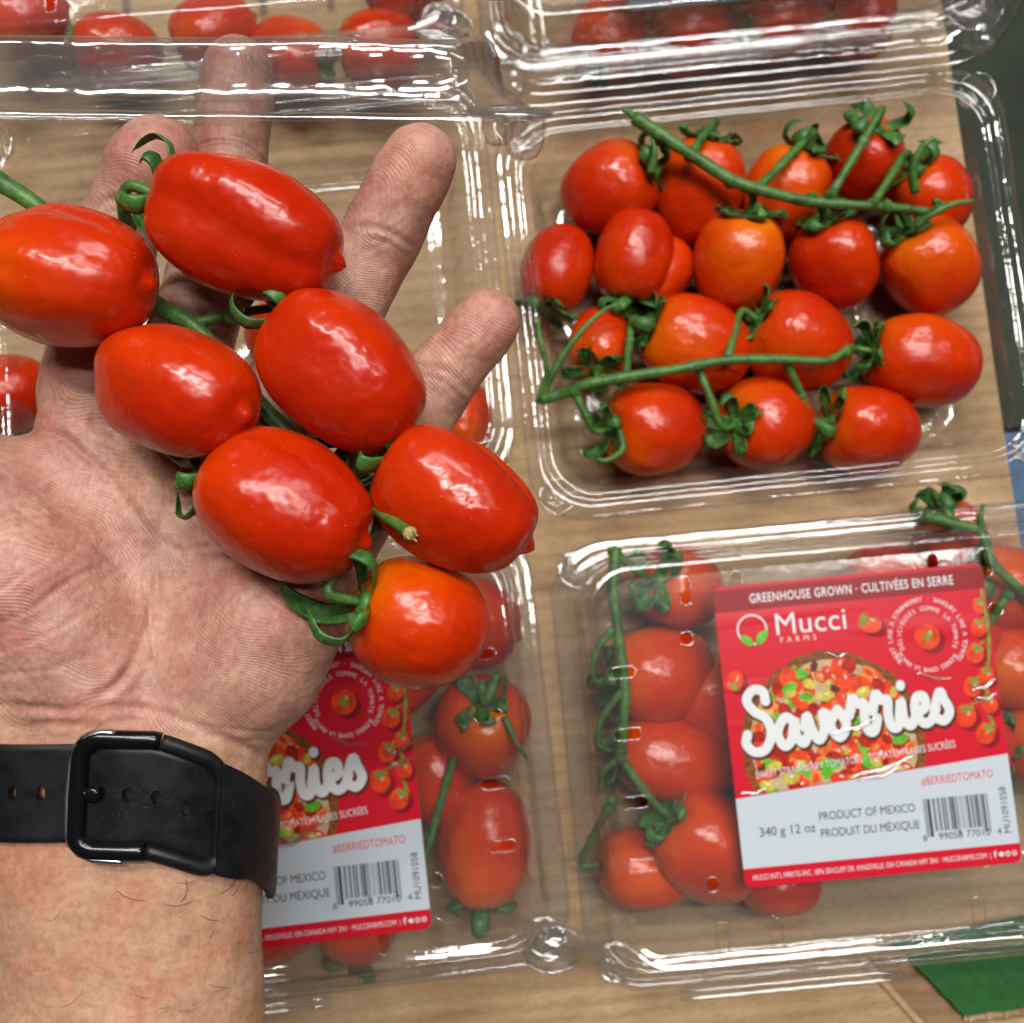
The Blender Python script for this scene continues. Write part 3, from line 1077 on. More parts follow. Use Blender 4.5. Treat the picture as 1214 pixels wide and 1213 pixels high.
l3 = copy_tree(lab, P_TR); l3.location = (-LW / 2 + 0.002, -LH / 2 - 0.0, mm(53.2) + 0.0005)


def label_on_lid(P, ang, off):
    l_ = copy_tree(lab, P)
    hinge = Vector((0, D / 2, mm(34.5)))
    l_.matrix_local = Matrix.Translation(hinge) @ Matrix.Rotation(math.radians(-ang), 4, 'X') @ Matrix.Translation(-hinge) @ Matrix.Translation(Vector((-LW / 2 + off[0], -LH / 2 + off[1], mm(53.2) + 0.0005)))
    return l_


# the raised lid is soft: it twists a little towards its free edge
LU = [c for c in P_UL.children if c.name.startswith('lid')][0]
LU.data = LU.data.copy()
TW, SHX = math.radians(5.5), 0.012
for v in LU.data.vertices:
    s_ = min(1, max(0, -v.co.y / D))
    a_ = TW * s_
    x_, z_ = v.co.x, v.co.z
    v.co.x = x_ * math.cos(a_) + z_ * math.sin(a_) + SHX * s_
    v.co.z = -x_ * math.sin(a_) + z_ * math.cos(a_)
label_on_lid(P_UR, 118, (0.004, 0.004))

# ------------------------------------------------------------------ tomatoes and vines
def tomato_mesh(Lm, Wm, seed, nu=40, nv=30, nip=1.0, lobe=1.0, egg=0.06, stemr=0.0):
    """+X is the tip; returns mesh with 'ripe' attribute (0 near the stem, 1 near the tip)"""
    r = random.Random(seed)
    ph = [r.uniform(0, 6.28) for _ in range(6)]
    nl = r.choice([3, 3, 4])
    a1 = lobe * r.uniform(0.022, 0.046)
    a2 = lobe * r.uniform(0.010, 0.020)
    furrows = [(r.uniform(0, 6.28), r.uniform(.12, .3), r.uniform(.015, .05)) for _ in range(4)]
    V, ripe = [], []
    for i in range(nv + 1):
        t = PI * i / nv
        for k in range(nu):
            u = 2 * PI * k / nu
            s = abs(math.sin(t)) ** (0.80 if nip >= 1 else .86)
            ax = -math.cos(t)
            ax = math.copysign(abs(ax) ** 0.94, ax)
            wid = 1 - egg * ax
            m = s * wid * (1 + a1 * math.cos(nl * u + ph[0]) * (0.6 - 0.4 * ax) + a2 * math.cos(2 * u + ph[1] + ax * 1.3) + 0.010 * math.cos(5 * u + ph[2] + 2 * ax))
            rib = 0
            for (fu, fw, fd) in furrows:
                du_ = (u - fu - 0.25 * ax + PI) % (2 * PI) - PI
                rib -= fd * math.exp(-(du_ / fw) ** 2)
            m *= 1 + lobe * rib * (0.5 + 0.5 * math.sin(t)) 
            d1 = PI - t
            x = ax * 0.5 * Lm
            nipf = nip * 0.060 * Lm * math.exp(-(d1 / 0.085) ** 2) - nip * 0.022 * Lm * math.exp(-(d1 / 0.36) ** 2)
            dim = 0.07 * Lm * math.exp(-(t / 0.26) ** 2) * (1 + .2 * math.cos(nl * u + ph[0]))
            x += nipf + dim
            y = m * 0.5 * Wm * math.cos(u)
            z = m * 0.5 * Wm * math.sin(u)
            # broad uneven swellings of the flesh
            q_ = mnoise.noise(Vector((x * 55 + seed * 1.7, y * 55, z * 55)))
            f = 1 + 0.042 * lobe * q_
            V.append((x, y * f, z * f))
            ripe.append(min(1, max(0, 0.10 + 0.55 * (t / PI) ** 0.6 + 0.12 * math.sin(u + ph[3]))))
    F = []
    for i in range(nv):
        for k in range(nu):
            k2 = (k + 1) % nu
            F.append((i * nu + k, (i + 1) * nu + k, (i + 1) * nu + k2, i * nu + k2))
    me = mesh_from('tomato', V, F)
    bm = bmesh.new(); bm.from_mesh(me)
    ly = bm.verts.layers.float.new('ripe')
    bm.verts.ensure_lookup_table()
    for v, q_ in zip(bm.verts, ripe): v[ly] = q_
    bmesh.ops.remove_doubles(bm, verts=bm.verts, dist=1e-6)
    bmesh.ops.recalc_face_normals(bm, faces=bm.faces)
    bm.to_mesh(me); bm.free()
    me.polygons.foreach_set('use_smooth', [True] * len(me.polygons))
    return me


def calyx_mesh(Lm, seed, n=5, size=1.0, curl=1.0, slim=False):
    """sepals round the stem end, in tomato axes (stem end at x = -L/2, outward is -X)"""
    r = random.Random(seed + 99)
    b = MB()
    a0 = r.uniform(0, 6)
    x0 = -Lm * 0.5 + 0.055 * Lm
    for i in range(n):
        a = a0 + 2 * PI * i / n + r.uniform(-.3, .3)
        ln = size * r.uniform(0.8, 1.2) * (1.15 if slim else 1)
        cu = curl * r.choice([0.3, 0.6, 0.9, 1.2] if slim else [0.05, 0.15, 0.3, 0.6, 1.0])
        prof = [(0.3, -0.6), (2.6, -0.3), (5.0, 0.1 + .5 * cu), (7.4, 1.6 * cu + .4), (8.6 - cu, 3.8 * cu + 1), (8.0 - 2.2 * cu, 5.6 * cu + 1), (6.6 - 3.0 * cu, 6.2 * cu + 1.4)]
        tw = r.uniform(-.5, .5)
        path = []
        for j, (rad, out) in enumerate(prof):
            aa = a + tw * (j / 6) ** 2
            path.append(Vector((x0 - mm(out * ln), mm(rad * ln) * math.cos(aa), mm(rad * ln) * math.sin(aa))))
        path = catmull(path, 3)
        m = len(path)
        rads = [mm(size * ((0.25 if slim else 0.35) + (1.6 if slim else 1.95) * abs(math.sin(PI * min(1, (j / (m - 1)) * 0.88 + 0.12))) ** 0.75)) * (1 if j < m - 2 else (0.5 if j == m - 2 else 0.08)) for j in range(m)]
        upv = Vector((-1, 0, 0))
        V, F = [], []
        nsec = 8
        for j, p in enumerate(path):
            t = (path[min(j + 1, m - 1)] - path[max(j - 1, 0)]).normalized()
            side = Vector((0, -math.sin(a), math.cos(a)))
            side = (side - t * side.dot(t)).normalized()
            nn = side.cross(t).normalized()
            for k in range(nsec):
                w = 2 * PI * k / nsec
                c, s_ = math.cos(w), math.sin(w)
                keel = (0.25 if slim else 0.5) * abs(c) + 0.10 * mnoise.noise(Vector((p.x * 900, p.y * 900, p.z * 900 + k)))       # folded along the midrib
                V.append(p + side * (c * rads[j]) + nn * ((s_ * 0.13 + keel) * rads[j]))
        for j in range(m - 1):
            for k in range(nsec):
                k2 = (k + 1) % nsec
                F.append((j * nsec + k, j * nsec + k2, (j + 1) * nsec + k2, (j + 1) * nsec + k))
        F.append(tuple((m - 1) * nsec + k for k in range(nsec)))
        b.add(V, F)
    v, f = lathe([(0.0001, mm(1.2)), (mm(1.6 * size), mm(1.0)), (mm(2.4 * size), 0), (mm(1.6 * size), -mm(0.9))], 0, 0, 10)
    b.add([(x0 - z, x, y) for x, y, z in v], f)
    return mesh_from('calyx', b.v, b.f)


def axis_frame(ang, tilt, roll=0.0):
    """columns: tip direction (image angle ang, up positive; tilt towards the viewer), two others"""
    a, t = math.radians(ang), math.radians(tilt)
    X = (CAMX * math.cos(a) + CAMY * math.sin(a)) * math.cos(t) + CAMZ * math.sin(t)
    Y = CAMZ.cross(X)
    if Y.length < 1e-3: Y = CAMX.copy()
    Y.normalize()
    Z = X.cross(Y)
    R = Matrix((X, Y, Z)).transposed()
    return R @ Matrix.Rotation(roll, 3, 'X')


def put_tomato(c, Lm, Wm, ang, tilt, seed, parent=None, base=None, calyx=True, hi=False, nip=1.0, lobe=1.0, csize=1.0, curl=1.0, egg=0.06, orange=0.0):
    me = tomato_mesh(Lm, Wm, seed, 72 if hi else 36, 56 if hi else 26, nip, lobe, egg)
    R = axis_frame(ang, tilt, random.Random(seed).uniform(0, 6))
    o = obj('tomato', me, M['tomato'], parent)
    loc = c - (base if base is not None else Vector((0, 0, 0)))
    o.matrix_local = Matrix.Translation(loc) @ R.to_4x4()
    stem_end = c - R @ Vector((Lm * 0.43, 0, 0))
    outd = -(R @ Vector((1, 0, 0)))
    if calyx:
        k = obj('calyx', calyx_mesh(Lm, seed, 5 + seed % 2, csize, curl, hi), M['calyx'], o)
    return o, stem_end, outd


def stem_path(b, pts, r0, r1, knuckle=True, n=7, bump=0.2):
    P = catmull(pts, n)
    m = len(P)
    rad = []
    for i in range(m):
        k = i / (m - 1)
        rr_ = r0 + (r1 - r0) * k
        rr_ *= 1 + bump * mnoise.noise(P[i] * 190)
        rad.append(rr_)
    v, f = tube(P, rad, 9)
    b.add(v, f)


def truss(label, toms, main, branches, px2w, zmain, group=None, r=0.0020, hi=False, loc=None, twigs=()):
    """toms: dicts; main: list of (px,py,z or depth); px2w turns those into points"""
    P = [px2w(*p) for p in main]
    base = Vector(loc) if loc is not None else Vector((P[0].x, P[0].y, 0))
    t = thing('tomato_truss', label, 'tomatoes', base, 0, group)
    b = MB()
    stem_path(b, P, r * 1.25, r * 0.75)
    sampled = catmull(P, 8)
    for i, T in enumerate(toms):
        o, se, od = put_tomato(T['c'], T['L'], T['W'], T['a'], T.get('t', 0), T['s'], t, base, T.get('calyx', True), hi, T.get('nip', 1), T.get('lobe', 1.3 if hi else 1), T.get('cs', 1.55), T.get('curl', 1), T.get('egg', .06))
        if not T.get('ped', True): continue
        if 'j' in T:
            j = px2w(*T['j'])
        else:
            j = min(sampled, key=lambda q_: (q_ - (se + od * 0.012)).length)
        stem_path(b, [j, j.lerp(se + od * 0.010, 0.55) + CAMZ * 0.0015, se + od * 0.009, se + od * 0.001], r * 0.85, r * 0.62, n=6)
        v, f = lathe([(0.0001, -r * 1.5), (r * .9, -r), (r * 1.25, 0), (r * .9, r), (0.0001, r * 1.5)], 0, 0, 9)
        b.add([j + Vector(q_) for q_ in v], f)
        # the swollen joint of the stalk
        kp = j.lerp(se + od * 0.010, 0.6) + CAMZ * 0.0012
        v, f = tube([kp - od * 0.0016, kp - od * .0006, kp + od * .0006, kp + od * 0.0016], [r * .7, r * .98, r * .98, r * .7], 8)
        b.add(v, f)
    for tw in twigs:
        stem_path(b, [px2w(*p) for p in tw], r * 0.8, r * 0.35)
    b.build('stem', M['stem'], t, off=base)
    # cut end
    d = (P[-1] - P[-2]).normalized()
    return t, P


# ---- the open pack on the right: two vines
def ZH(px, py, z): return at_height(px, py, z)


def T(px, py, z, Lpx, Wpx, a, t=0, s=0, **k):
    """size given in photo px at that point"""
    c = at_height(px, py, z)
    d = (camo.location - c).dot(CAMZ)
    return dict(c=c, L=Lpx / FPX * d, W=Wpx / FPX * d, a=a, t=t, s=s, **k)


GA = 'small tomato vines inside the packs'
ua = [T(722, 224, .021, 116, 108, 200, -30, 1, j=(780, 165, .043)), T(829, 228, .019, 126, 104, -100, -22, 2, j=(818, 185, .044)),
      T(931, 231, .019, 112, 98, -112, -25, 3, j=(900, 222, .044)), T(1022, 194, .021, 104, 92, -92, -55, 4, j=(985, 232, .044)),
      T(1103, 236, .021, 100, 90, -45, -30, 5, j=(1035, 242, .044)), T(875, 312, .022, 122, 107, -96, -34, 6, j=(866, 216, .044)),
      T(990, 312, .021, 116, 102, -62, -32, 7, j=(962, 236, .044)), T(1101, 316, .022, 120, 110, -48, -26, 8, j=(1050, 245, .044))]
truss('upper small vine in the open right pack, its thick stem running to the top left', ua,
      [(752, 139, .046), (790, 164, .048), (830, 190, .047), (868, 214, .046), (905, 226, .046), (955, 238, .045), (1010, 243, .045), (1060, 246, .044), (1100, 251, .042)], None, ZH, .045, GA, r=.0022,
      twigs=[[(752, 139, .046), (746, 134, .0465), (738, 130, .047)], [(1085, 228, .04), (1082, 200, .046), (1093, 175, .05), (1108, 163, .052)],
             [(1085, 268, .042), (1105, 254, .046), (1130, 242, .048), (1156, 238, .048)], [(772, 205, .042), (776, 180, .046), (773, 165, .047)]])
ub = [T(661, 318, .020, 106, 86, 72, -8, 11, j=(640, 472, .028), ped=False), T(752, 304, .024, 112, 94, 82, 6, 12, ped=False), T(780, 322, .016, 92, 76, 40, -10, 13, calyx=False, ped=False),
      T(711, 408, .019, 92, 78, 82, -34, 14, j=(715, 450, .04)), T(826, 410, .021, 134, 112, -20, -12, 15, j=(742, 446, .04), lobe=.6), T(946, 407, .021, 128, 116, -26, -14, 16, j=(862, 427, .04)),
      T(1093, 428, .022, 136, 110, -10, -4, 17, j=(1002, 418, .04)), T(776, 508, .022, 124, 112, 4, -22, 18, j=(682, 466, .038)), T(907, 503, .021, 116, 112, 6, -36, 19, j=(828, 436, .04)),
      T(1030, 509, .021, 120, 104, -8, -16, 20, j=(932, 428, .04))]
truss('lower small vine in the open right pack, its stem running level between its tomatoes', ub,
      [(642, 474, .034), (668, 466, .036), (700, 455, .041), (742, 447, .043), (800, 438, .044), (862, 427, .044), (930, 426, .043), (975, 428, .043), (990, 424, .042), (1006, 412, .041)], None, ZH, .042, GA,
      twigs=[[(638, 478, .032), (648, 440, .036), (640, 400, .040), (638, 375, .038)], [(642, 474, .034), (662, 430, .040), (690, 392, .043), (716, 368, .043), (735, 360, .042)],
             [(735, 510, .045), (738, 532, .046), (722, 545, .045), (709, 545, .045), (707, 538, .046)]])
# ---- lower right closed pack
lc = [T(806, 697, .022, 118, 100, -20, -48, 31, j=(727, 655, .040)), T(783, 798, .021, 134, 112, 8, -16, 32, j=(735, 800, .04)), T(850, 838, .018, 120, 100, -60, -10, 33, calyx=False, ped=False),
      T(800, 900, .020, 150, 104, -10, -6, 34, j=(738, 870, .038)), T(838, 1004, .026, 146, 126, -42, -18, 35, j=(736, 900, .04)), T(766, 1030, .018, 120, 92, -6, -4, 36, j=(725, 950, .03), calyx=False),
      T(924, 1046, .018, 96, 80, -8, 0, 37, calyx=False, ped=False), T(920, 930, .017, 110, 96, 10, 0, 38, calyx=False, ped=False), T(930, 800, .018, 120, 100, 10, 0, 39, calyx=False, ped=False)]
truss('vine with upright stem at the left inside the pack with the whole label', lc,
      [(730, 650, .042), (727, 700, .043), (734, 760, .043), (741, 820, .042), (738, 870, .040), (732, 905, .036)], None, ZH, .042, GA,
      twigs=[[(727, 745, .042), (708, 770, .041), (702, 800, .04), (712, 812, .038)], [(741, 815, .042), (715, 850, .04), (708, 880, .038), (724, 890, .036)], [(735, 900, .04), (715, 915, .038), (712, 940, .036)]])
ld_ = [T(1128, 640, .021, 96, 82, -60, -20, 41, j=(1130, 622, .04)), T(1196, 700, .021, 118, 104, -10, -20, 42, j=(1165, 650, .04)), T(1206, 790, .02, 120, 100, 0, -10, 43, j=(1195, 705, .04)),
       T(1240, 880, .02, 120, 100, 0, -10, 44, ped=False), T(1150, 880, .018, 120, 100, 0, 0, 45, calyx=False, ped=False), T(1130, 760, .018, 120, 100, 0, 0, 46, calyx=False, ped=False), T(1050, 690, .018, 100, 90, 0, 0, 47, calyx=False, ped=False)]
truss('vine with thick green stem at the right end inside the pack with the whole label', ld_,
      [(1095, 612, .043), (1135, 622, .044), (1163, 632, .045), (1175, 665, .045), (1205, 695, .044), (1240, 725, .042), (1280, 770, .04)], None, ZH, .043, GA,
      twigs=[[(1163, 632, .045), (1162, 612, .047), (1166, 598, .047)]])
# ---- lower left closed pack
le = [T(560, 738, .022, 120, 108, -20, -10, 51, calyx=True, ped=False), T(572, 862, .024, 122, 116, -90, -50, 52, ped=False, curl=.4, cs=1.25), T(516, 924, .019, 110, 90, -70, 0, 53, calyx=False, ped=False),
      T(574, 1000, .022, 150, 112, 86, 4, 54, ped=False, nip=.2), T(425, 1085, .018, 110, 96, 82, 0, 55, ped=False), T(330, 1090, .018, 116, 96, 30, 0, 56, ped=False), T(470, 800, .018, 116, 96, 30, 0, 57, calyx=False, ped=False),
      T(400, 960, .018, 116, 96, 10, 0, 58, calyx=False, ped=False), T(250, 1040, .018, 116, 96, 0, 0, 59, calyx=False, ped=False)]
truss('vine of red tomatoes in the pack beneath the hand, beside its half covered label', le,
      [(590, 800, .040), (575, 835, .040), (545, 880, .036), (520, 960, .034), (500, 1020, .030), (440, 1120, .028)], None, ZH, .04, GA, r=0.0017,
      twigs=[[(575, 836, .041), (566, 815, .045), (560, 800, .048)], [(590, 842, .041), (598, 820, .046), (600, 800, .049)], [(598, 850, .043), (612, 880, .045), (625, 900, .045)]])

# ---- loose ones in the nearly empty pack and in the packs at the top
def loose(px, py, z, Lp, Wp, a, t, s, label, group=None, **k):
    d = T(px, py, z, Lp, Wp, a, t, s)
    base = Vector((d['c'].x, d['c'].y, 0))
    th = thing('loose_tomato', label, 'tomato', base, 0, group)
    put_tomato(d['c'], d['L'], d['W'], a, t, s, th, base, k.get('calyx', False))
    return th


loose(8, 468, .02, 112, 98, 10, 0, 61, 'orange red tomato peeping out left of the base of the index finger')
loose(546, 498, .02, 96, 78, 80, 0, 62, 'red tomato just behind the base of the little finger')
loose(332, 400, .02, 90, 80, 120, 0, 63, 'red tomato glimpsed through the gap between middle and ring finger', calyx=True)
GT = 'blurred tomatoes in the packs at the top edge'
for i, (px, py, Lp, a, lb) in enumerate([(30, 18, 100, 20, 'red tomato nearest the top left corner of the photo'), (140, 62, 100, 0, 'red tomato behind the upright lid, first from the left'),
                                      (255, 40, 104, 30, 'red tomato behind the upright lid, just left of the longest fingertip'), (345, 66, 100, 160, 'red tomato behind the upright lid, just right of the longest fingertip'),
                                      (452, 58, 104, 10, 'red tomato behind the upright lid, rightmost full one of its row'), (480, -20, 104, 30, 'red tomato high in the top left pack above the rightmost one')]):
    loose(px, py, .024 if i % 2 else .03, Lp, 86, a, -10, 70 + i, lb, GT, calyx=i in (1, 3))
for i, (px, py, Lp, a, lb) in enumerate([(722, 42, 104, 70, 'red tomato at the left end of the top right pack'), (820, 44, 100, 20, 'red tomato under the label edge of the top right pack'),
                                      (930, 30, 110, 10, 'red tomato in the middle of the top right pack, right of the label edge'), (1020, 18, 104, 80, 'red tomato at the right end of the top right pack'), (860, -40, 104, 80, 'red tomato hidden high in the top right pack')]):
    loose(px, py, .024, Lp, 86, a, -10, 80 + i, lb, GT, calyx=i in (0, 2))

# ---- the big vine held in the hand
def TD(px, py, d, Lpx, Wpx, a, t=0, s=0, **k):
    c = at_depth(px, py, d)
    return dict(c=c, L=Lpx / FPX * d, W=Wpx / FPX * d, a=a, t=t, s=s, **k)


hand_toms = [
    TD(80, 327, .211, 212, 163, -7, 8, 104, j=(-5, 212, .224), cs=1.2, calyx=False, ped=False),
    TD(293, 272, .212, 236, 166, -21, 2, 114, j=(150, 268, .223), cs=1.2, curl=.8, lobe=1.7),
    TD(212, 464, .211, 214, 152, -20, 24, 109, j=(200, 372, .223), cs=1.1, lobe=1.2, calyx=False, ped=False),
    TD(407, 441, .211, 216, 162, -44, 4, 117, j=(275, 375, .224), cs=1.0),
    TD(338, 602, .209, 214, 166, -24, 6, 123, j=(330, 505, .223), cs=1.1, ped=False),
    TD(541, 592, .213, 206, 154, -33, 2, 131, j=(400, 548, .224), cs=1.15, curl=1.2),
    TD(497, 737, .219, 164, 158, -22, -24, 140, j=(446, 622, .224), cs=1.5, nip=.3, curl=1.2, lobe=.8, egg=0.0)]
base = at_depth(300, 480, .224)
HT, HP = truss('large vine of seven plum tomatoes lying across the open palm', hand_toms,
               [(-70, 170, .220), (-5, 213, .222), (40, 242, .224), (110, 300, .2265), (190, 364, .2255), (228, 385, .225), (270, 430, .226), (320, 492, .225), (375, 540, .224), (412, 572, .221), (440, 597, .2135), (463, 615, .206), (485, 632, .2005)],
               None, at_depth, None, None, r=0.0019, hi=True, loc=base,
               twigs=[[(228, 385, .225), (275, 372, .2265), (340, 362, .228), (382, 345, .228)], [(370, 526, .2255), (420, 524, .227), (450, 520, .227)],
                      [(232, 546, .222), (216, 548, .224), (196, 536, .225)], [(238, 560, .221), (222, 572, .222), (208, 578, .222)]])
e = at_depth(485, 632, .2005)
d_ = (e - at_depth(463, 615, .206)).normalized()
b = MB()
v, f = tube([e - d_ * 0.0004, e + d_ * 0.0006, e + d_ * 0.0012], [0.0015, 0.00165, 0.0011], 9)
b.add(v, f)
for i in range(5):
    a = i * 1.3
    o_ = Vector((math.cos(a), math.sin(a), math.sin(a * 2))) * 0.0009
    v, f = tube([e + o_, e + o_ * 1.1 + d_ * (0.0016 + 0.0005 * (i % 3))], [0.0004, 0.00015], 5)
    b.add(v, f)
b.build('cut_end', M['cut'], HT, off=base)

# ------------------------------------------------------------------ hand: one implicit surface, meshed
def campt(px, py, d):
    """camera axes in mm: x right, y up, z towards the viewer; d in mm"""
    return np.array([(px - 607) / FPX * d, (606.5 - py) / FPX * d, -d], dtype=np.float32)


def w_of(p):
    return camo.location + CAMX * mm(p[0]) + CAMY * mm(p[1]) + CAMZ * mm(p[2])


def rcone(P, a, b_, ra, rb):
    ba = b_ - a
    l2 = float(ba @ ba)
    pa = P - a
    h = np.clip((pa @ ba) / l2, 0, 1)
    dd = pa - h[..., None] * ba
    return np.sqrt(np.einsum('...i,...i->...', dd, dd)) - (ra + (rb - ra) * h)


def smin(a, b_, k):
    h = np.clip(k - np.abs(a - b_), 0, None) / k
    return np.minimum(a, b_) - h * h * k * 0.25


def chain(P, pts):
    r = None
    for (p0, p1) in zip(pts[:-1], pts[1:]):
        d = rcone(P, campt(*p0[:3]), campt(*p1[:3]), p0[3], p1[3])
        r = d if r is None else smin(r, d, 2.0)
    return r


PALM = [
    [(92, 1560, 236, 21), (98, 1180, 236, 20.5), (100, 930, 236, 19.5), (105, 800, 237, 17)],
    [(150, 1560, 235, 21), (150, 930, 235, 20)],
    [(212, 1560, 236, 21), (208, 1180, 236, 20), (216, 930, 236, 19), (240, 820, 238, 16)],
    [(105, 860, 238, 15), (104, 470, 241, 10.5)],
    [(150, 870, 240, 14), (212, 450, 242, 11)],
    [(200, 870, 240, 14), (318, 500, 242, 11)],
    [(250, 850, 239, 14), (402, 620, 241, 10.5)],
    [(298, 790, 235, 16.5), (322, 735, 234.5, 16.5), (364, 662, 238, 12.7)],
    [(108, 800, 231, 16.5), (40, 692, 228, 18.5), (-34, 606, 228, 16.5)],
    [(-34, 604, 230, 15), (-130, 480, 226, 11), (-190, 390, 222, 9.5), (-215, 330, 221, 8.5)],
    [(104, 540, 241, 9), (20, 590, 236, 10)],
    [(20, 700, 233, 16), (30, 860, 237, 19), (60, 960, 236, 20)],
]
FINGERS = [
    [(104, 470, 241, 10.5), (120, 350, 244, 9.8), (150, 255, 242, 9.3), (178, 196, 238, 9.3), (190, 184, 237, 9.1)],
    [(212, 450, 242, 11), (248, 330, 248, 10), (271, 210, 253, 9.8), (281, 122, 257, 9.7), (283, 88, 258, 9.4)],
    [(318, 500, 242, 11), (396, 385, 241, 10), (450, 285, 237, 9.5), (486, 212, 232, 9.0), (497, 190, 230, 8.8)],
    [(402, 620, 241, 10.5), (466, 536, 239, 9), (523, 452, 235, 8.3), (566, 396, 231, 7.9), (578, 381, 230, 7.7)],
]


def pads(P, F, d, rr_=1.05):
    """pads between the joints, swelling on the palm side"""
    for (p0, p1) in zip(F[:-1], F[1:]):
        a, c = campt(*p0[:3]), campt(*p1[:3])
        if np.linalg.norm(c - a) < 12: continue
        m = (a + c) / 2 + np.array([0, 0, p0[3] * 0.22], dtype=np.float32)
        ax = (c - a) / np.linalg.norm(c - a)
        s = rcone(P, m - ax * 4.5, m + ax * 4.5, p0[3] * 0.88, p1[3] * 0.88)
        d = smin(d, s, 3.0)
    return d


def sdf(P):
    palm = None
    for c in PALM:
        d = chain(P, c)
        palm = d if palm is None else smin(palm, d, 7.0)
    res = None
    for Fg in FINGERS:
        d = chain(P, Fg)
        d = pads(P, Fg, d)
        d = smin(d, palm, 5.5)
        res = d if res is None else smin(res, d, 1.0)
    return res


def surface_nets(lo, hi, h):
    nx, ny, nz = [int(math.ceil((hi[i] - lo[i]) / h)) + 1 for i in range(3)]
    xs = lo[0] + h * np.arange(nx, dtype=np.float32)
    ys = lo[1] + h * np.arange(ny, dtype=np.float32)
    zs = lo[2] + h * np.arange(nz, dtype=np.float32)
    val = np.empty((nx, ny, nz), dtype=np.float32)
    for j0 in range(0, ny, 24):
        j1 = min(ny, j0 + 24)
        G = np.stack(np.meshgrid(xs, ys[j0:j1], zs, indexing='ij'), -1)
        val[:, j0:j1] = sdf(G)
    ins = val < 0
    cell = np.zeros((nx - 1, ny - 1, nz - 1), dtype=np.int8)
    for dx in (0, 1):
        for dy in (0, 1):
            for dz in (0, 1):
                cell += ins[dx:nx - 1 + dx, dy:ny - 1 + dy, dz:nz - 1 + dz]
    act = (cell > 0) & (cell < 8)
    idx = -np.ones(act.shape, dtype=np.int64)
    I = np.argwhere(act)
    idx[act] = np.arange(len(I))
    acc = np.zeros((len(I), 3)); cnt = np.zeros(len(I))
    corners = [(a, b_, c) for a in (0, 1) for b_ in (0, 1) for c in (0, 1)]
    for a in range(8):
        for b_ in range(a + 1, 8):
            ca, cb = np.array(corners[a]), np.array(corners[b_])
            if np.abs(ca - cb).sum() != 1: continue
            va = val[I[:, 0] + ca[0], I[:, 1] + ca[1], I[:, 2] + ca[2]]
            vb = val[I[:, 0] + cb[0], I[:, 1] + cb[1], I[:, 2] + cb[2]]
            x = (va < 0) != (vb < 0)
            t = va[x] / (va[x] - vb[x])
            acc[x] += ca + (cb - ca) * t[:, None]
            cnt[x] += 1
    V = (I + acc / cnt[:, None]) * h + np.array(lo)
    F = []
    for ax in range(3):
        u, v = (ax + 1) % 3, (ax + 2) % 3
        sl0 = [slice(None)] * 3; sl1 = [slice(None)] * 3
        sl0[ax] = slice(0, -1); sl1[ax] = slice(1, None)
        ch = ins[tuple(sl0)] != ins[tuple(sl1)]
        E = np.argwhere(ch)
        E = E[(E[:, u] > 0) & (E[:, v] > 0) & (E[:, u] < val.shape[u] - 1) & (E[:, v] < val.shape[v] - 1)]
        def g(du, dv):
            q_ = E.copy(); q_[:, u] -= du; q_[:, v] -= dv
            return idx[q_[:, 0], q_[:, 1], q_[:, 2]]
        quad = np.stack([g(0, 0), g(1, 0), g(1, 1), g(0, 1)], 1)
        flip = ~ins[E[:, 0], E[:, 1], E[:, 2]]
        quad[flip] = quad[flip][:, ::-1]
        F.append(quad)
    return V, np.concatenate(F)


CREASES = [  # photo px polylines, depth mm, width mm
    ([(8, 512), (60, 512), (100, 540), (140, 580), (172, 632), (184, 690), (172, 750), (140, 810), (90, 838)], 0.8, 1.1),
    ([(112, 500), (150, 520), (190, 560), (225, 580)], 1.0, 1.5),
    ([(150, 600), (190, 640), (215, 655)], 0.45, 0.8),
    ([(0, 562), (60, 600), (105, 640), (150, 680)], 0.5, 0.8),
    ([(0, 590), (50, 625), (110, 665)], 0.35, 0.7),
    ([(0, 700), (50, 660), (90, 650)], 0.25, 0.6),
    ([(0, 740), (40, 720), (80, 690), (120, 670)], 0.35, 0.7),
    ([(0, 772), (60, 750), (110, 720)], 0.3, 0.7),
    ([(0, 800), (70, 790), (120, 770)], 0.35, 0.7),
    ([(170, 660), (175, 720), (182, 780)], 0.4, 0.7),
    ([(186, 690), (210, 740), (260, 790)], 0.3, 0.8),
    ([(0, 836), (80, 842), (150, 838), (210, 852), (260, 874), (320, 900)], 0.8, 1.0),
    ([(0, 864), (70, 858), (120, 862)], 0.5, 0.9),
    ([(330, 700), (370, 690), (410, 700)], 0.3, 0.8),
    ([(280, 690), (330, 720), (380, 770)], 0.2, 0.8),
    # finger joints
    ([(108, 250), (140, 236), (172, 262)], 0.7, 1.0), ([(104, 262), (138, 248), (168, 274)], 0.4, 0.8),
    ([(230, 172), (280, 166), (330, 174)], 0.5, 0.9), ([(228, 178), (280, 174), (330, 180)], 0.35, 0.6),
    ([(408, 272), (452, 272), (500, 300)], 0.5, 0.9), ([(404, 282), (448, 284), (494, 310)], 0.35, 0.7),
    ([(490, 432), (528, 440), (560, 466)], 0.5, 0.9), ([(486, 442), (522, 450), (552, 476)], 0.35, 0.7),
    ([(440, 510), (474, 520), (500, 545)], 0.4, 0.9),
]


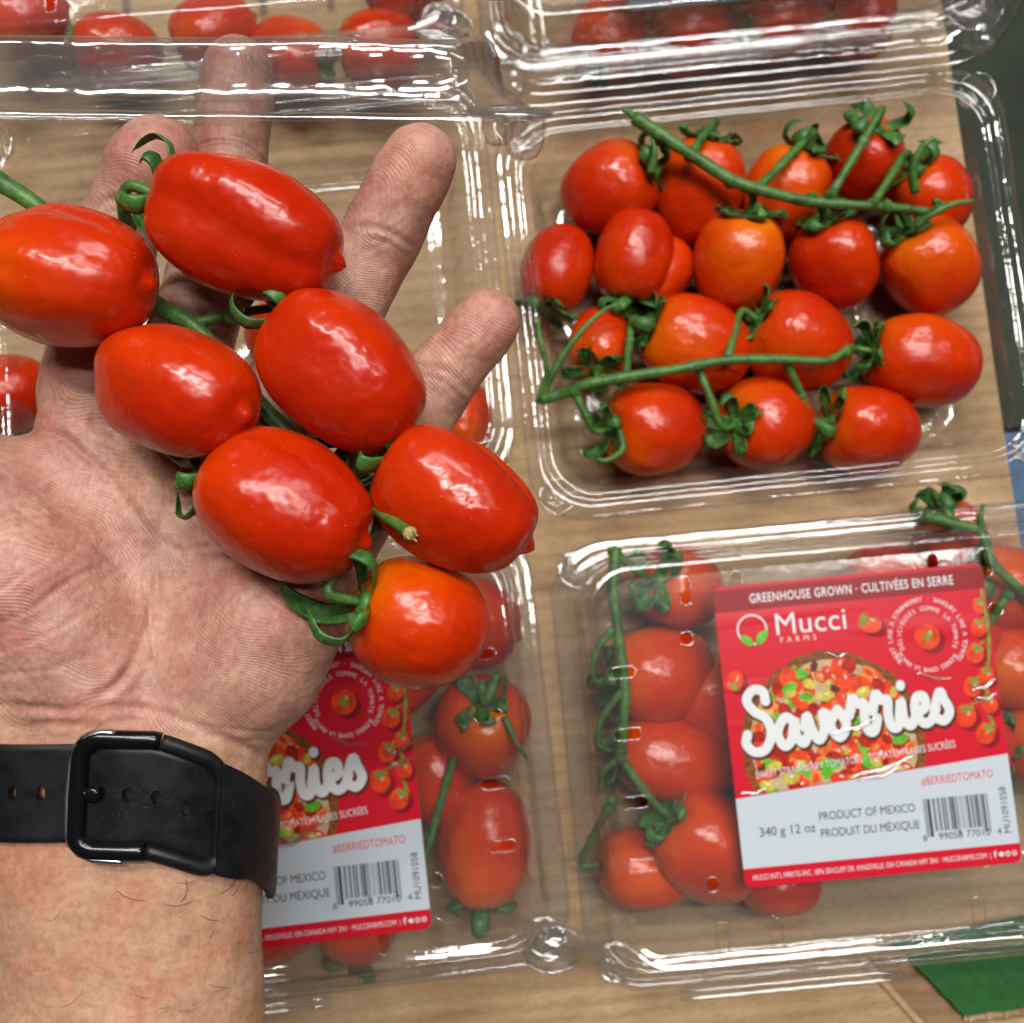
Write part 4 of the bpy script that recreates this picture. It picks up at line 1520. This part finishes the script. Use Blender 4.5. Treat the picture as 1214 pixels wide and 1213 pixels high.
def poly_dist(px, py, poly):
    d = np.full(px.shape, 1e9)
    P = catmull([Vector((a, b_, 0)) for a, b_ in poly], 6)
    for a, c in zip(P[:-1], P[1:]):
        ax, ay, bx, by = a.x, a.y, c.x, c.y
        l2 = (bx - ax) ** 2 + (by - ay) ** 2 + 1e-9
        t = np.clip(((px - ax) * (bx - ax) + (py - ay) * (by - ay)) / l2, 0, 1)
        d = np.minimum(d, np.hypot(px - ax - t * (bx - ax), py - ay - t * (by - ay)))
    return d


lo = (-185.0, -200.0, -275.0); hi = (15.0, 132.0, -205.0)
V, Fq = surface_nets(lo, hi, 0.66)
me = mesh_from('person', V, Fq.tolist())
bm = bmesh.new(); bm.from_mesh(me)
for _ in range(3):
    bmesh.ops.smooth_vert(bm, verts=bm.verts, factor=0.5, use_axis_x=True, use_axis_y=True, use_axis_z=True)
bm.normal_update()
bm.to_mesh(me); bm.free()
n = len(me.vertices)
co = np.empty(n * 3); me.vertices.foreach_get('co', co); co = co.reshape(-1, 3)
no = np.empty(n * 3); me.vertex_normals.foreach_get('vector', no); no = no.reshape(-1, 3)
dep = -co[:, 2]
px = 607 + co[:, 0] / dep * FPX
py = 606.5 - co[:, 1] / dep * FPX
front = np.clip(no[:, 2] * 2.0, 0, 1)
crs = np.zeros(n)
disp = np.zeros(n)
crn = np.array([0.65 + 0.7 * mnoise.noise(Vector((a * 0.09, b_ * 0.09, 4.0))) for a, b_ in co[:, :2]])
r6 = random.Random(11)
fine = []
for (cx, cy, sx_, sy_, an, sp_, nn, ln_) in ((70, 650, 80, 90, -35, 18, 34, 90), (60, 770, 70, 50, 20, 15, 22, 80), (130, 580, 70, 50, -50, 20, 16, 60), (300, 740, 70, 70, -60, 30, 20, 55), (200, 720, 40, 80, 75, 15, 16, 60),
                                             (160, 870, 150, 22, 2, 6, 12, 110), (90, 480, 30, 40, 10, 15, 8, 40), (450, 300, 30, 70, -25, 8, 12, 36), (540, 420, 35, 40, -40, 8, 12, 34), (150, 230, 25, 40, -20, 8, 8, 34), (140, 1100, 140, 80, 8, 10, 12, 70)):
    for _ in range(nn):
        x_, y_ = r6.gauss(cx, sx_ * .6), r6.gauss(cy, sy_ * .6)
        a_ = math.radians(an + r6.gauss(0, sp_)); l_ = ln_ * r6.uniform(.4, 1.2)
        c_ = r6.uniform(-.25, .25)
        fine.append(([(x_ + l_ * t * math.cos(a_ + c_ * t), y_ + l_ * t * math.sin(a_ + c_ * t)) for t in (-.5, -.17, .17, .5)], r6.uniform(.05, .14), r6.uniform(.38, .6)))
dry = np.zeros(n)
for ip, (poly, dp, wd) in enumerate(CREASES + fine):
    xs_ = [q_[0] for q_ in poly]; ys_ = [q_[1] for q_ in poly]
    sel = np.where((px > min(xs_) - 25) & (px < max(xs_) + 25) & (py > min(ys_) - 25) & (py < max(ys_) + 25) & (no[:, 2] > 0))[0]
    d = np.full(n, 1e9)
    d[sel] = poly_dist(px[sel], py[sel], poly) / FPX * dep[sel]
    m = d < wd * 4
    x = d[m] / wd
    if ip >= len(CREASES):
        dry[m] = np.maximum(dry[m], dp * 5 * np.exp(-(x / .8) ** 2) * front[m])
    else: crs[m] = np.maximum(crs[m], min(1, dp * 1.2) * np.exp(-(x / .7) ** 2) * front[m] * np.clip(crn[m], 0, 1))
    disp[m] += crn[m] * (-dp * np.exp(-x * x) + 0.22 * dp * np.exp(-((x - 2.0) / 0.9) ** 2)) * front[m]
# tendons at the wrist, soft unevenness, finer creasing of the skin
lump = np.array([mnoise.noise(Vector((a * 0.06, b_ * 0.06, c * 0.06))) * 0.9 + mnoise.noise(Vector((a * 0.18 + 9, b_ * 0.18, c * 0.18))) * 0.32
                 + mnoise.noise(Vector((a * 0.55, b_ * 0.5 + 3, c * 0.5))) * 0.10 for a, b_, c in co])
disp += lump * 0.8
co2 = co + no * disp[:, None]
# pigment: redder finger tips and heel of the palm, yellower forearm
red = np.zeros(n)
for cx, cy, r_, k in ((186, 190, 60, .9), (283, 90, 60, .9), (495, 195, 60, .9), (576, 385, 55, .9), (60, 700, 150, .45), (320, 730, 120, .5), (120, 520, 90, .35), (405, 690, 60, .4)):
    red += k * np.exp(-(((px - cx) ** 2 + (py - cy) ** 2) / r_ ** 2))
grime_shade = np.zeros(n)  # finger grime, and shade painted into the colour, chiefly on the middle one
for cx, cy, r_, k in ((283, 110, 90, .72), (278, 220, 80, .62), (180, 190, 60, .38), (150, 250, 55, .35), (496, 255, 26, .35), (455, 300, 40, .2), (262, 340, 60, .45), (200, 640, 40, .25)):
    grime_shade = np.maximum(grime_shade, k * np.exp(-(((px - cx) ** 2 + (py - cy) ** 2) / r_ ** 2)))
arm = np.clip((py - 850) / 60, 0, 1)
red = np.clip(red, 0, 1) * (1 - arm)
base_h = at_depth(160, 940, 0.235)
W3 = np.array([CAMX, CAMY, CAMZ])
wc = (co2 * 0.001) @ W3 + np.array(camo.location) - np.array(base_h)
me.vertices.foreach_set('co', wc.astype(np.float32).ravel())
for nm, arr in (('red', red), ('arm', arm), ('crs', crs), ('grime_shade', grime_shade), ('dry', np.clip(dry, 0, 1))):
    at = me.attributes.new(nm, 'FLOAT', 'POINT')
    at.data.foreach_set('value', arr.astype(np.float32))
# rest position in millimetres of the palm plane, for the skin ridges
at = me.attributes.new('flat', 'FLOAT_VECTOR', 'POINT')
at.data.foreach_set('vector', co.astype(np.float32).ravel())
me.update()


def mat_skin():
    m, nt, bs, out = newmat('skin')
    ar = N(nt, 'ShaderNodeAttribute', attribute_name='red')
    aa = N(nt, 'ShaderNodeAttribute', attribute_name='arm')
    af = N(nt, 'ShaderNodeAttribute', attribute_name='flat')

    def nz(scale, det, ro=.6):
        t = N(nt, 'ShaderNodeTexNoise'); t.inputs['Scale'].default_value = scale; t.inputs['Detail'].default_value = det; t.inputs['Roughness'].default_value = ro
        L(nt, af.outputs['Vector'], t.inputs['Vector'])
        return t

    def mix(f, a, b_, mode='MIX'):
        x = N(nt, 'ShaderNodeMix', data_type='RGBA', blend_type=mode)
        if isinstance(f, float): x.inputs['Factor'].default_value = f
        else: L(nt, f, x.inputs['Factor'])
        for s, v in (('A', a), ('B', b_)):
            if isinstance(v, tuple): x.inputs[s].default_value = (*v, 1)
            else: L(nt, v, x.inputs[s])
        return x.outputs['Result']
    n1 = nz(0.10, 5)
    pal = ramp(nt, n1.outputs[0], [(0.3, (0.34, 0.165, 0.122)), (0.5, (0.44, 0.242, 0.185)), (0.7, (0.54, 0.328, 0.255))])
    arm_ = ramp(nt, n1.outputs[0], [(0.3, (0.43, 0.240, 0.155)), (0.7, (0.56, 0.345, 0.235))])
    c = mix(aa.outputs['Fac'], pal.outputs[0], arm_.outputs[0])
    mr = N(nt, 'ShaderNodeMath', operation='MULTIPLY'); L(nt, ar.outputs['Fac'], mr.inputs[0]); mr.inputs[1].default_value = 0.5
    c = mix(mr.outputs[0], c, (0.48, 0.185, 0.145))
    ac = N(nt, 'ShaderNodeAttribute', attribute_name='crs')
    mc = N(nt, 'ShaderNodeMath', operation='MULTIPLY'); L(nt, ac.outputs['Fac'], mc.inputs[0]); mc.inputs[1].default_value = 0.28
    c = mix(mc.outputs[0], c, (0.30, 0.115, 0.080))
    n2 = nz(0.55, 4)
    bl = ramp(nt, n2.outputs[0], [(0.35, (0.86, 0.80, 0.78)), (0.6, (1.06, 1.06, 1.05))])
    c = mix(1.0, c, bl.outputs[0], 'MULTIPLY')
    n8 = nz(0.045, 4)
    mo = ramp(nt, n8.outputs[0], [(0.36, (1.02, 0.84, 0.80)), (0.5, (1, 1, 1)), (0.64, (1.06, 1.06, 0.92))])
    c = mix(1.0, c, mo.outputs[0], 'MULTIPLY')
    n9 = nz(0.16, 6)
    ad = N(nt, 'ShaderNodeAttribute', attribute_name='grime_shade')
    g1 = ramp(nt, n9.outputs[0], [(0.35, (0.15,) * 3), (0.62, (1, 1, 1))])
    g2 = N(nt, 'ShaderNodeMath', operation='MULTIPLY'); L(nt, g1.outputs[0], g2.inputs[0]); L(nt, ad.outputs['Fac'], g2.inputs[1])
    c = mix(g2.outputs[0], c, (0.13, 0.065, 0.045))  # brown for the grime and the painted finger shade
    # papillary ridges: contour lines of a slowly warped field, 0.8 mm apart
    wx = N(nt, 'ShaderNodeTexNoise'); wx.inputs['Scale'].default_value = 0.035; wx.inputs['Detail'].default_value = 1.5; wx.inputs['Roughness'].default_value = 0.4
    L(nt, af.outputs['Vector'], wx.inputs['Vector'])
    sp = N(nt, 'ShaderNodeSeparateXYZ'); L(nt, af.outputs['Vector'], sp.inputs[0])
    s1 = N(nt, 'ShaderNodeMath', operation='MULTIPLY_ADD'); L(nt, sp.outputs[0], s1.inputs[0]); s1.inputs[1].default_value = 0.45
    s2 = N(nt, 'ShaderNodeMath', operation='MULTIPLY'); L(nt, sp.outputs[1], s2.inputs[0]); s2.inputs[1].default_value = 0.75
    L(nt, s2.outputs[0], s1.inputs[2])
    s3 = N(nt, 'ShaderNodeMath', operation='MULTIPLY_ADD'); L(nt, wx.outputs[0], s3.inputs[0]); s3.inputs[1].default_value = 30.0
    L(nt, s1.outputs[0], s3.inputs[2])
    s4 = N(nt, 'ShaderNodeMath', operation='MULTIPLY'); L(nt, s3.outputs[0], s4.inputs[0]); s4.inputs[1].default_value = 2 * PI / 0.80
    s5 = N(nt, 'ShaderNodeMath', operation='SINE'); L(nt, s4.outputs[0], s5.inputs[0])
    inv = N(nt, 'ShaderNodeMath', operation='SUBTRACT'); inv.inputs[0].default_value = 1.0; L(nt, aa.outputs['Fac'], inv.inputs[1])
    n3 = nz(0.12, 2)
    pm = ramp(nt, n3.outputs[0], [(0.35, (0.15,) * 3), (0.6, (1,) * 3)])
    s6 = N(nt, 'ShaderNodeMath', operation='MULTIPLY'); L(nt, s5.outputs[0], s6.inputs[0]); L(nt, inv.outputs[0], s6.inputs[1])
    s7 = N(nt, 'ShaderNodeMath', operation='MULTIPLY'); L(nt, s6.outputs[0], s7.inputs[0]); L(nt, pm.outputs[0], s7.inputs[1])
    rl = ramp(nt, s7.outputs[0], [(0.0, (0.965, 0.95, 0.95)), (1.0, (1.03, 1.03, 1.03))])
    c = mix(1.0, c, rl.outputs[0], 'MULTIPLY')
    # fine crossing lines of dry skin
    vo = N(nt, 'ShaderNodeTexVoronoi', feature='DISTANCE_TO_EDGE'); vo.inputs['Scale'].default_value = 0.30
    vd = N(nt, 'ShaderNodeMapping'); vd.inputs['Scale'].default_value = (1.6, 0.35, 0.7); vd.inputs['Rotation'].default_value = (0, 0, 0.6)
    L(nt, af.outputs['Vector'], vd.inputs[0])
    n6 = nz(0.5, 3)
    add = N(nt, 'ShaderNodeVectorMath', operation='MULTIPLY_ADD'); L(nt, n6.outputs['Color'], add.inputs[0]); add.inputs[1].default_value = (2.6, 2.6, 2.6); L(nt, vd.outputs[0], add.inputs[2])
    L(nt, add.outputs[0], vo.inputs['Vector'])
    vr = ramp(nt, vo.outputs['Distance'], [(0.0, (0, 0, 0)), (0.10, (1, 1, 1))])
    n7 = nz(0.09, 3)
    dm = ramp(nt, n7.outputs[0], [(0.45, (0, 0, 0)), (0.66, (0.28,) * 3)])
    iv = ramp(nt, vo.outputs['Distance'], [(0.0, (1, 1, 1)), (0.05, (0, 0, 0))])
    dmm = N(nt, 'ShaderNodeMath', operation='MULTIPLY'); L(nt, dm.outputs[0], dmm.inputs[0]); L(nt, iv.outputs[0], dmm.inputs[1])
    dm2 = N(nt, 'ShaderNodeMath', operation='MULTIPLY'); L(nt, dmm.outputs[0], dm2.inputs[0]); L(nt, inv.outputs[0], dm2.inputs[1])
    c = mix(dm2.outputs[0], c, (0.66, 0.46, 0.36))
    ady = N(nt, 'ShaderNodeAttribute', attribute_name='dry')
    mdy = N(nt, 'ShaderNodeMath', operation='MULTIPLY'); L(nt, ady.outputs['Fac'], mdy.inputs[0]); mdy.inputs[1].default_value = 0.20
    c = mix(mdy.outputs[0], c, (0.72, 0.53, 0.43))
    L(nt, c, bs.inputs['Base Color'])
    n4 = nz(0.9, 3)
    rr_ = ramp(nt, n4.outputs[0], [(0.3, (0.40,) * 3), (0.7, (0.58,) * 3)])
    L(nt, rr_.outputs[0], bs.inputs['Roughness'])
    bs.inputs['Specular IOR Level'].default_value = 0.45
    bs.inputs['Subsurface Weight'].default_value = 0.18
    bs.inputs['Subsurface Radius'].default_value = (0.0025, 0.0010, 0.0006)
    bs.inputs['Subsurface Scale'].default_value = 1.0
    b1 = add_bump(nt, None, s7.outputs[0], 0.5, 0.00006)
    b2 = add_bump(nt, None, vr.outputs[0], 0.35, 0.00010, prev=b1)
    n5 = nz(1.6, 4)
    add_bump(nt, bs, n5.outputs[0], 0.30, 0.0003, prev=b2)
    return m


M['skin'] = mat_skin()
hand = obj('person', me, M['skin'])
hand.location = base_h
tag(hand, 'open left hand and bare forearm, palm up, fingers spread under the large tomato vine', 'person')

# a few dark hairs on the forearm
hair = MB()
r3 = random.Random(5)
M['hair'] = simple('hair', (0.03, 0.02, 0.015), 0.5)


def surf_depth(px_, py_, d0=190.0):
    """first hit of the hand along the sight line through a photo px (mm)"""
    d = d0
    for _ in range(60):
        s = float(sdf(campt(px_, py_, d)[None, :])[0])
        if s < 0.05: break
        d += s * 0.8
    return d


for k in range(30):
    x0 = r3.uniform(190, 300) if k % 3 else r3.uniform(40, 200); y0 = r3.uniform(1035, 1205)
    if k < 4: x0, y0 = [(262, 1060), (238, 1085), (248, 1112), (295, 1130)][k]
    a = r3.uniform(-0.9, 0.9); ln = r3.uniform(10, 40) if k < 14 else r3.uniform(8, 22)
    pts = []
    for j in range(4):
        t = j / 3
        qx = x0 + ln * t * math.cos(a + t * 0.5); qy = y0 - ln * t * math.sin(a + t * 0.5) * 0.8
        dd = surf_depth(min(qx, 300), qy)
        pts.append(at_depth(qx, qy, mm(dd - 0.2 - 0.9 * math.sin(PI * t * .8))))
    v, f = tube(catmull(pts, 4), [0.00006 if k < 8 else 0.000028] * 12 + [0.00002], 4)
    hair.add(v, f)
h = hair.build('arm_hair', M['hair'], hand, off=base_h)
h['kind'] = 'stuff'

# ------------------------------------------------------------------ watch strap round the wrist
M['rubber'] = simple('black_rubber', (0.006, 0.0065, 0.008), 0.40, 0.35, var=0.35, vscale=160, bump=0.10)
_nt = M['rubber'].node_tree; _bs = _nt.nodes['Principled BSDF']
_a = noise_tex(_nt, 1500, 3, 0.7); _b = noise_tex(_nt, 110, 3)
_ra = ramp(_nt, _a.outputs[0], [(0.62, (0, 0, 0)), (0.74, (1, 1, 1))]); _rb = ramp(_nt, _b.outputs[0], [(0.45, (0, 0, 0)), (0.68, (0.8,) * 3)])
_m = N(_nt, 'ShaderNodeMath', operation='MULTIPLY'); L(_nt, _ra.outputs[0], _m.inputs[0]); L(_nt, _rb.outputs[0], _m.inputs[1])
_x = N(_nt, 'ShaderNodeMix', data_type='RGBA'); L(_nt, _m.outputs[0], _x.inputs['Factor']); L(_nt, _bs.inputs['Base Color'].links[0].from_socket, _x.inputs['A'])
_x.inputs['B'].default_value = (0.085, 0.078, 0.070, 1); L(_nt, _x.outputs['Result'], _bs.inputs['Base Color'])
_c = noise_tex(_nt, 70, 5, 0.7); _rc = ramp(_nt, _c.outputs[0], [(0.35, (0.30,) * 3), (0.65, (0.62,) * 3)]); L(_nt, _rc.outputs[0], _bs.inputs['Roughness'])
M['black_metal'] = simple('black_metal', (0.004, 0.004, 0.005), 0.20, 0.5)
M['steel'] = simple('steel_edge', (0.60, 0.60, 0.60), 0.30, metal=1.0)
wa = campt(150, 1180, 236); wb = campt(166, 900, 236)
axw = (wb - wa) / np.linalg.norm(wb - wa)
e_z = np.array([0, 0, 1.0]); e_x = np.cross(axw, e_z); e_x /= np.linalg.norm(e_x); e_z = np.cross(e_x, axw)
wc0 = campt(160, 941, 236)
NPHI = 180
prof = []
for i in range(NPHI):
    a = 2 * PI * i / NPHI
    dr = e_x * math.cos(a) + e_z * math.sin(a)
    best = 0
    for wv in (-10, -5, 0, 5, 9):
        ts = np.linspace(14, 48, 160)
        Pq = (wc0 + axw * wv)[None, :] + ts[:, None] * dr[None, :]
        s = sdf(Pq.astype(np.float32))
        kx = np.where(s < 0)[0]
        if len(kx): best = max(best, ts[kx[-1]])
    prof.append(best + 0.9)
prof = np.array(prof)
for _ in range(6):
    prof = np.maximum(prof, (np.roll(prof, 1) + np.roll(prof, -1)) / 2 * 0.6 + prof * 0.4)
    prof = (np.roll(prof, 1) + np.roll(prof, -1) + 2 * prof) / 4
ph_ = np.arange(NPHI) * 2 * PI / NPHI
pxy = np.stack([prof * np.cos(ph_), prof * np.sin(ph_)], 1)
# arc length from the point facing the viewer, positive to the right
order = [(45 - i) % NPHI for i in range(NPHI + 1)]      # 90 deg, then clockwise (to the right)
pp = pxy[order]
sl = np.concatenate([[0], np.cumsum(np.linalg.norm(np.diff(pp, axis=0), axis=1))])
TOTAL = sl[-1]


def slant(u):
    t = u / 30.0
    return -18.5 * max(0.0, min(1.0, (u - 12) / 34.0)) ** 1.25 if u > 0 else -2.5 * min(1, -u / 35)


U0 = 10.5
W0 = 7.3


def BW(u, w, h):
    """u mm round the wrist, w mm along the forearm (towards the hand), h mm above the skin"""
    u = u + U0
    uu = u % TOTAL
    x = np.interp(uu, sl, pp[:, 0]); z = np.interp(uu, sl, pp[:, 1])
    x2 = np.interp((uu + 0.8) % TOTAL, sl, pp[:, 0]); z2 = np.interp((uu + 0.8) % TOTAL, sl, pp[:, 1])
    x1 = np.interp((uu - 0.8) % TOTAL, sl, pp[:, 0]); z1 = np.interp((uu - 0.8) % TOTAL, sl, pp[:, 1])
    t = np.array([x2 - x1, z2 - z1]); t /= np.linalg.norm(t) + 1e-9
    nx, nz_ = -t[1], t[0]
    if nx * x + nz_ * z < 0: nx, nz_ = -nx, -nz_
    p = wc0 + e_x * (x + nx * h) + e_z * (z + nz_ * h) + axw * (w + W0 + slant(((u + TOTAL / 2) % TOTAL) - TOTAL / 2))
    return w_of(p)


watch = thing('wristwatch', 'black rubber watch strap with metal edged buckle round the wrist', 'watch', base_h)


def strap_sheet(name, u0, u1, wfun, hfun, th, holes=(), du=0.4, nw=64, parent=watch):
    nu = int(round((u1 - u0) / du))
    G = {}
    us = [u0 + (u1 - u0) * i / nu for i in range(nu + 1)]
    pts = []
    for i, u in enumerate(us):
        a, c = wfun(u)
        for j in range(nw + 1):
            w = a + (c - a) * j / nw
            uu, ww = u, w
            for hu, hw, ru, rw in holes:
                e_ = math.hypot((uu - hu) / ru, (ww - hw) / rw)
                if 0.55 < e_ < 1.45:
                    k = 1 / e_
                    uu, ww = hu + (uu - hu) * (1 + (k - 1) * (1 - abs(e_ - 1) / .45)), hw + (ww - hw) * (1 + (k - 1) * (1 - abs(e_ - 1) / .45))
            pts.append((uu, ww, j / nw))
    V, F = [], []
    m = len(pts)
    for lay in (0, 1):
        for (u, w, k) in pts:
            edge = min(k, 1 - k) * nw
            rnd = 0.45 * max(0, 1 - edge / 4.0) ** 2
            V.append(BW(u, w, hfun(u) + (th - rnd if lay else rnd)) - base_h)
    keep = set()
    for i in range(nu):
        for j in range(nw):
            ids = (i * (nw + 1) + j, (i + 1) * (nw + 1) + j, (i + 1) * (nw + 1) + j + 1, i * (nw + 1) + j + 1)
            cu = sum(pts[q_][0] for q_ in ids) / 4; cw = sum(pts[q_][1] for q_ in ids) / 4
            if any(math.hypot((cu - hu) / ru, (cw - hw) / rw) < 0.97 for hu, hw, ru, rw in holes): continue
            keep.add((i, j))
    for (i, j) in keep:
        ids = (i * (nw + 1) + j, (i + 1) * (nw + 1) + j, (i + 1) * (nw + 1) + j + 1, i * (nw + 1) + j + 1)
        F.append(tuple(q_ + m for q_ in ids)); F.append(ids[::-1])
        for (di, dj, a, c) in ((-1, 0, 0, 3), (1, 0, 1, 2), (0, -1, 0, 1), (0, 1, 3, 2)):
            if (i + di, j + dj) not in keep:
                F.append((ids[a], ids[c], ids[c] + m, ids[a] + m))
    me_ = mesh_from(name, V, F)
    bm_ = bmesh.new(); bm_.from_mesh(me_); bmesh.ops.recalc_face_normals(bm_, faces=bm_.faces); bm_.to_mesh(me_); bm_.free()
    me_.polygons.foreach_set('use_smooth', [True] * len(me_.polygons))
    try: me_.set_sharp_from_angle(angle=math.radians(40))
    except Exception: pass
    return obj(name, me_, M['rubber'], parent)


HW = 10.7
holes = [(-28 + 0.0, 0.3, 1.0, 1.7), (-21.8, 0.3, 1.0, 1.7), (-15.6, 0.3, 1.0, 1.7), (-8.6, 0.3, 1.15, 1.7), (-3.0, 0.3, 1.15, 1.7), (2.8, .0, 1.15, 1.7), (8.6, -.4, 1.15, 1.7), (13.6, -1.0, 1.1, 1.7)]
def lift(u): return 1.3 * math.exp(-((u - 1) / 11.0) ** 4)
strap_sheet('strap_tail', -62, 24, lambda u: (-HW, HW), lambda u: 0.2 + lift(u), 1.9, holes)
strap_sheet('strap_lining', -9, 22, lambda u: (-5, 5), lambda u: 0.05, 0.8, nw=12, du=1.0)
strap_sheet('strap_sleeve', 14.6, 84, lambda u: (-(HW + 1.9 * math.exp(-((u - 14.6) / 9) ** 2) + 4.0 * min(1, max(0, (u - 22) / 20))), HW + 1.9 * math.exp(-((u - 14.6) / 9) ** 2)), lambda u: 2.4 * math.exp(-((u - 14) / 16) ** 2) * 1.0 + 0.3, 2.4)


def rrect_path(u0, u1, w0, w1, r, n=7):
    P = []
    for cu, cw, a in ((u1 - r, w1 - r, 0), (u0 + r, w1 - r, PI / 2), (u0 + r, w0 + r, PI), (u1 - r, w0 + r, 1.5 * PI)):
        P += [(cu + r * math.cos(a + PI / 2 * i / n), cw + r * math.sin(a + PI / 2 * i / n)) for i in range(n + 1)]
    return P


def bw_tube(path, h, r, flat, closed=False, n=10):
    dense = []
    for (a, b_) in zip(path, path[1:] + ([path[0]] if closed else [])):
        k = max(1, int(math.hypot(b_[0] - a[0], b_[1] - a[1]) / 1.2))
        dense += [(a[0] + (b_[0] - a[0]) * i / k, a[1] + (b_[1] - a[1]) * i / k) for i in range(k)]
    dense.append(path[0] if closed else path[-1])
    hh = h if callable(h) else (lambda u: h)
    pts = [BW(u, w, hh(u)) - base_h for u, w in dense]
    return tube(pts, r, n, flat, up=CAMZ)


ring = rrect_path(-13.4, 15.5, -12.3, 12.3, 4.4)
nn_ = len(ring)
# ring order: upper right, upper left, lower left, lower right corner
right_half = [p_ for p_ in ring if p_[0] > 0.5]
left_half = [p_ for p_ in ring if p_[0] <= 0.5]
b = MB()
lower = sorted([p_ for p_ in right_half if p_[1] < 0], key=lambda p_: math.atan2(p_[1], p_[0] - 5))
upper = sorted([p_ for p_ in right_half if p_[1] >= 0], key=lambda p_: math.atan2(p_[1], p_[0] - 5))
v, f = bw_tube([(1.2, -12.3)] + [p_ for p_ in lower] + [p_ for p_ in upper] + [(3.0, 12.3)], lambda u: 3.0, 0.0019, 0.8)
b.add(v, f)
b.build('strap_loop', M['rubber'], watch)
b = MB()
lh = sorted(left_half, key=lambda p_: math.atan2(p_[1], p_[0] + 2) % (2 * PI))
v, f = bw_tube([(2.9, 12.3)] + lh + [(1.1, -12.3)], lambda u: 3.1, 0.0021, 0.75)
b.add(v, f)
buckle = b.build('buckle', M['black_metal'], watch)
b = MB()
v, f = bw_tube([(-6, 13.9), (-9.2, 13.8), (-12.0, 12.7), (-14.0, 10.6), (-15.0, 7.6), (-15.3, 0), (-15.0, -7.6), (-14.0, -10.6), (-12.0, -12.7), (-9.2, -13.9), (-3, -14.2)], lambda u: 3.5, 0.00075, 1.0)
b.add(v, f)
b.build('bright_edge', M['steel'], buckle)
b = MB()
v, f = bw_tube([(-13, 0.3), (-10.2, 0.3)], 3.0, 0.0012, 1.0); b.add(v, f)
b.add(*[([w_ for w_ in tube([BW(-10.0, 0.3, 2.2) - base_h, BW(-10.0, 0.3, 4.0) - base_h, BW(-10.0, 0.3, 4.3) - base_h], [0.0017, 0.0017, 0.0011], 12)[0]]), tube([BW(-10.0, 0.3, 2.2), BW(-10.0, 0.3, 4.0), BW(-10.0, 0.3, 4.3)], [1, 1, 1], 12)[1]])
b.build('pin', M['black_metal'], buckle)
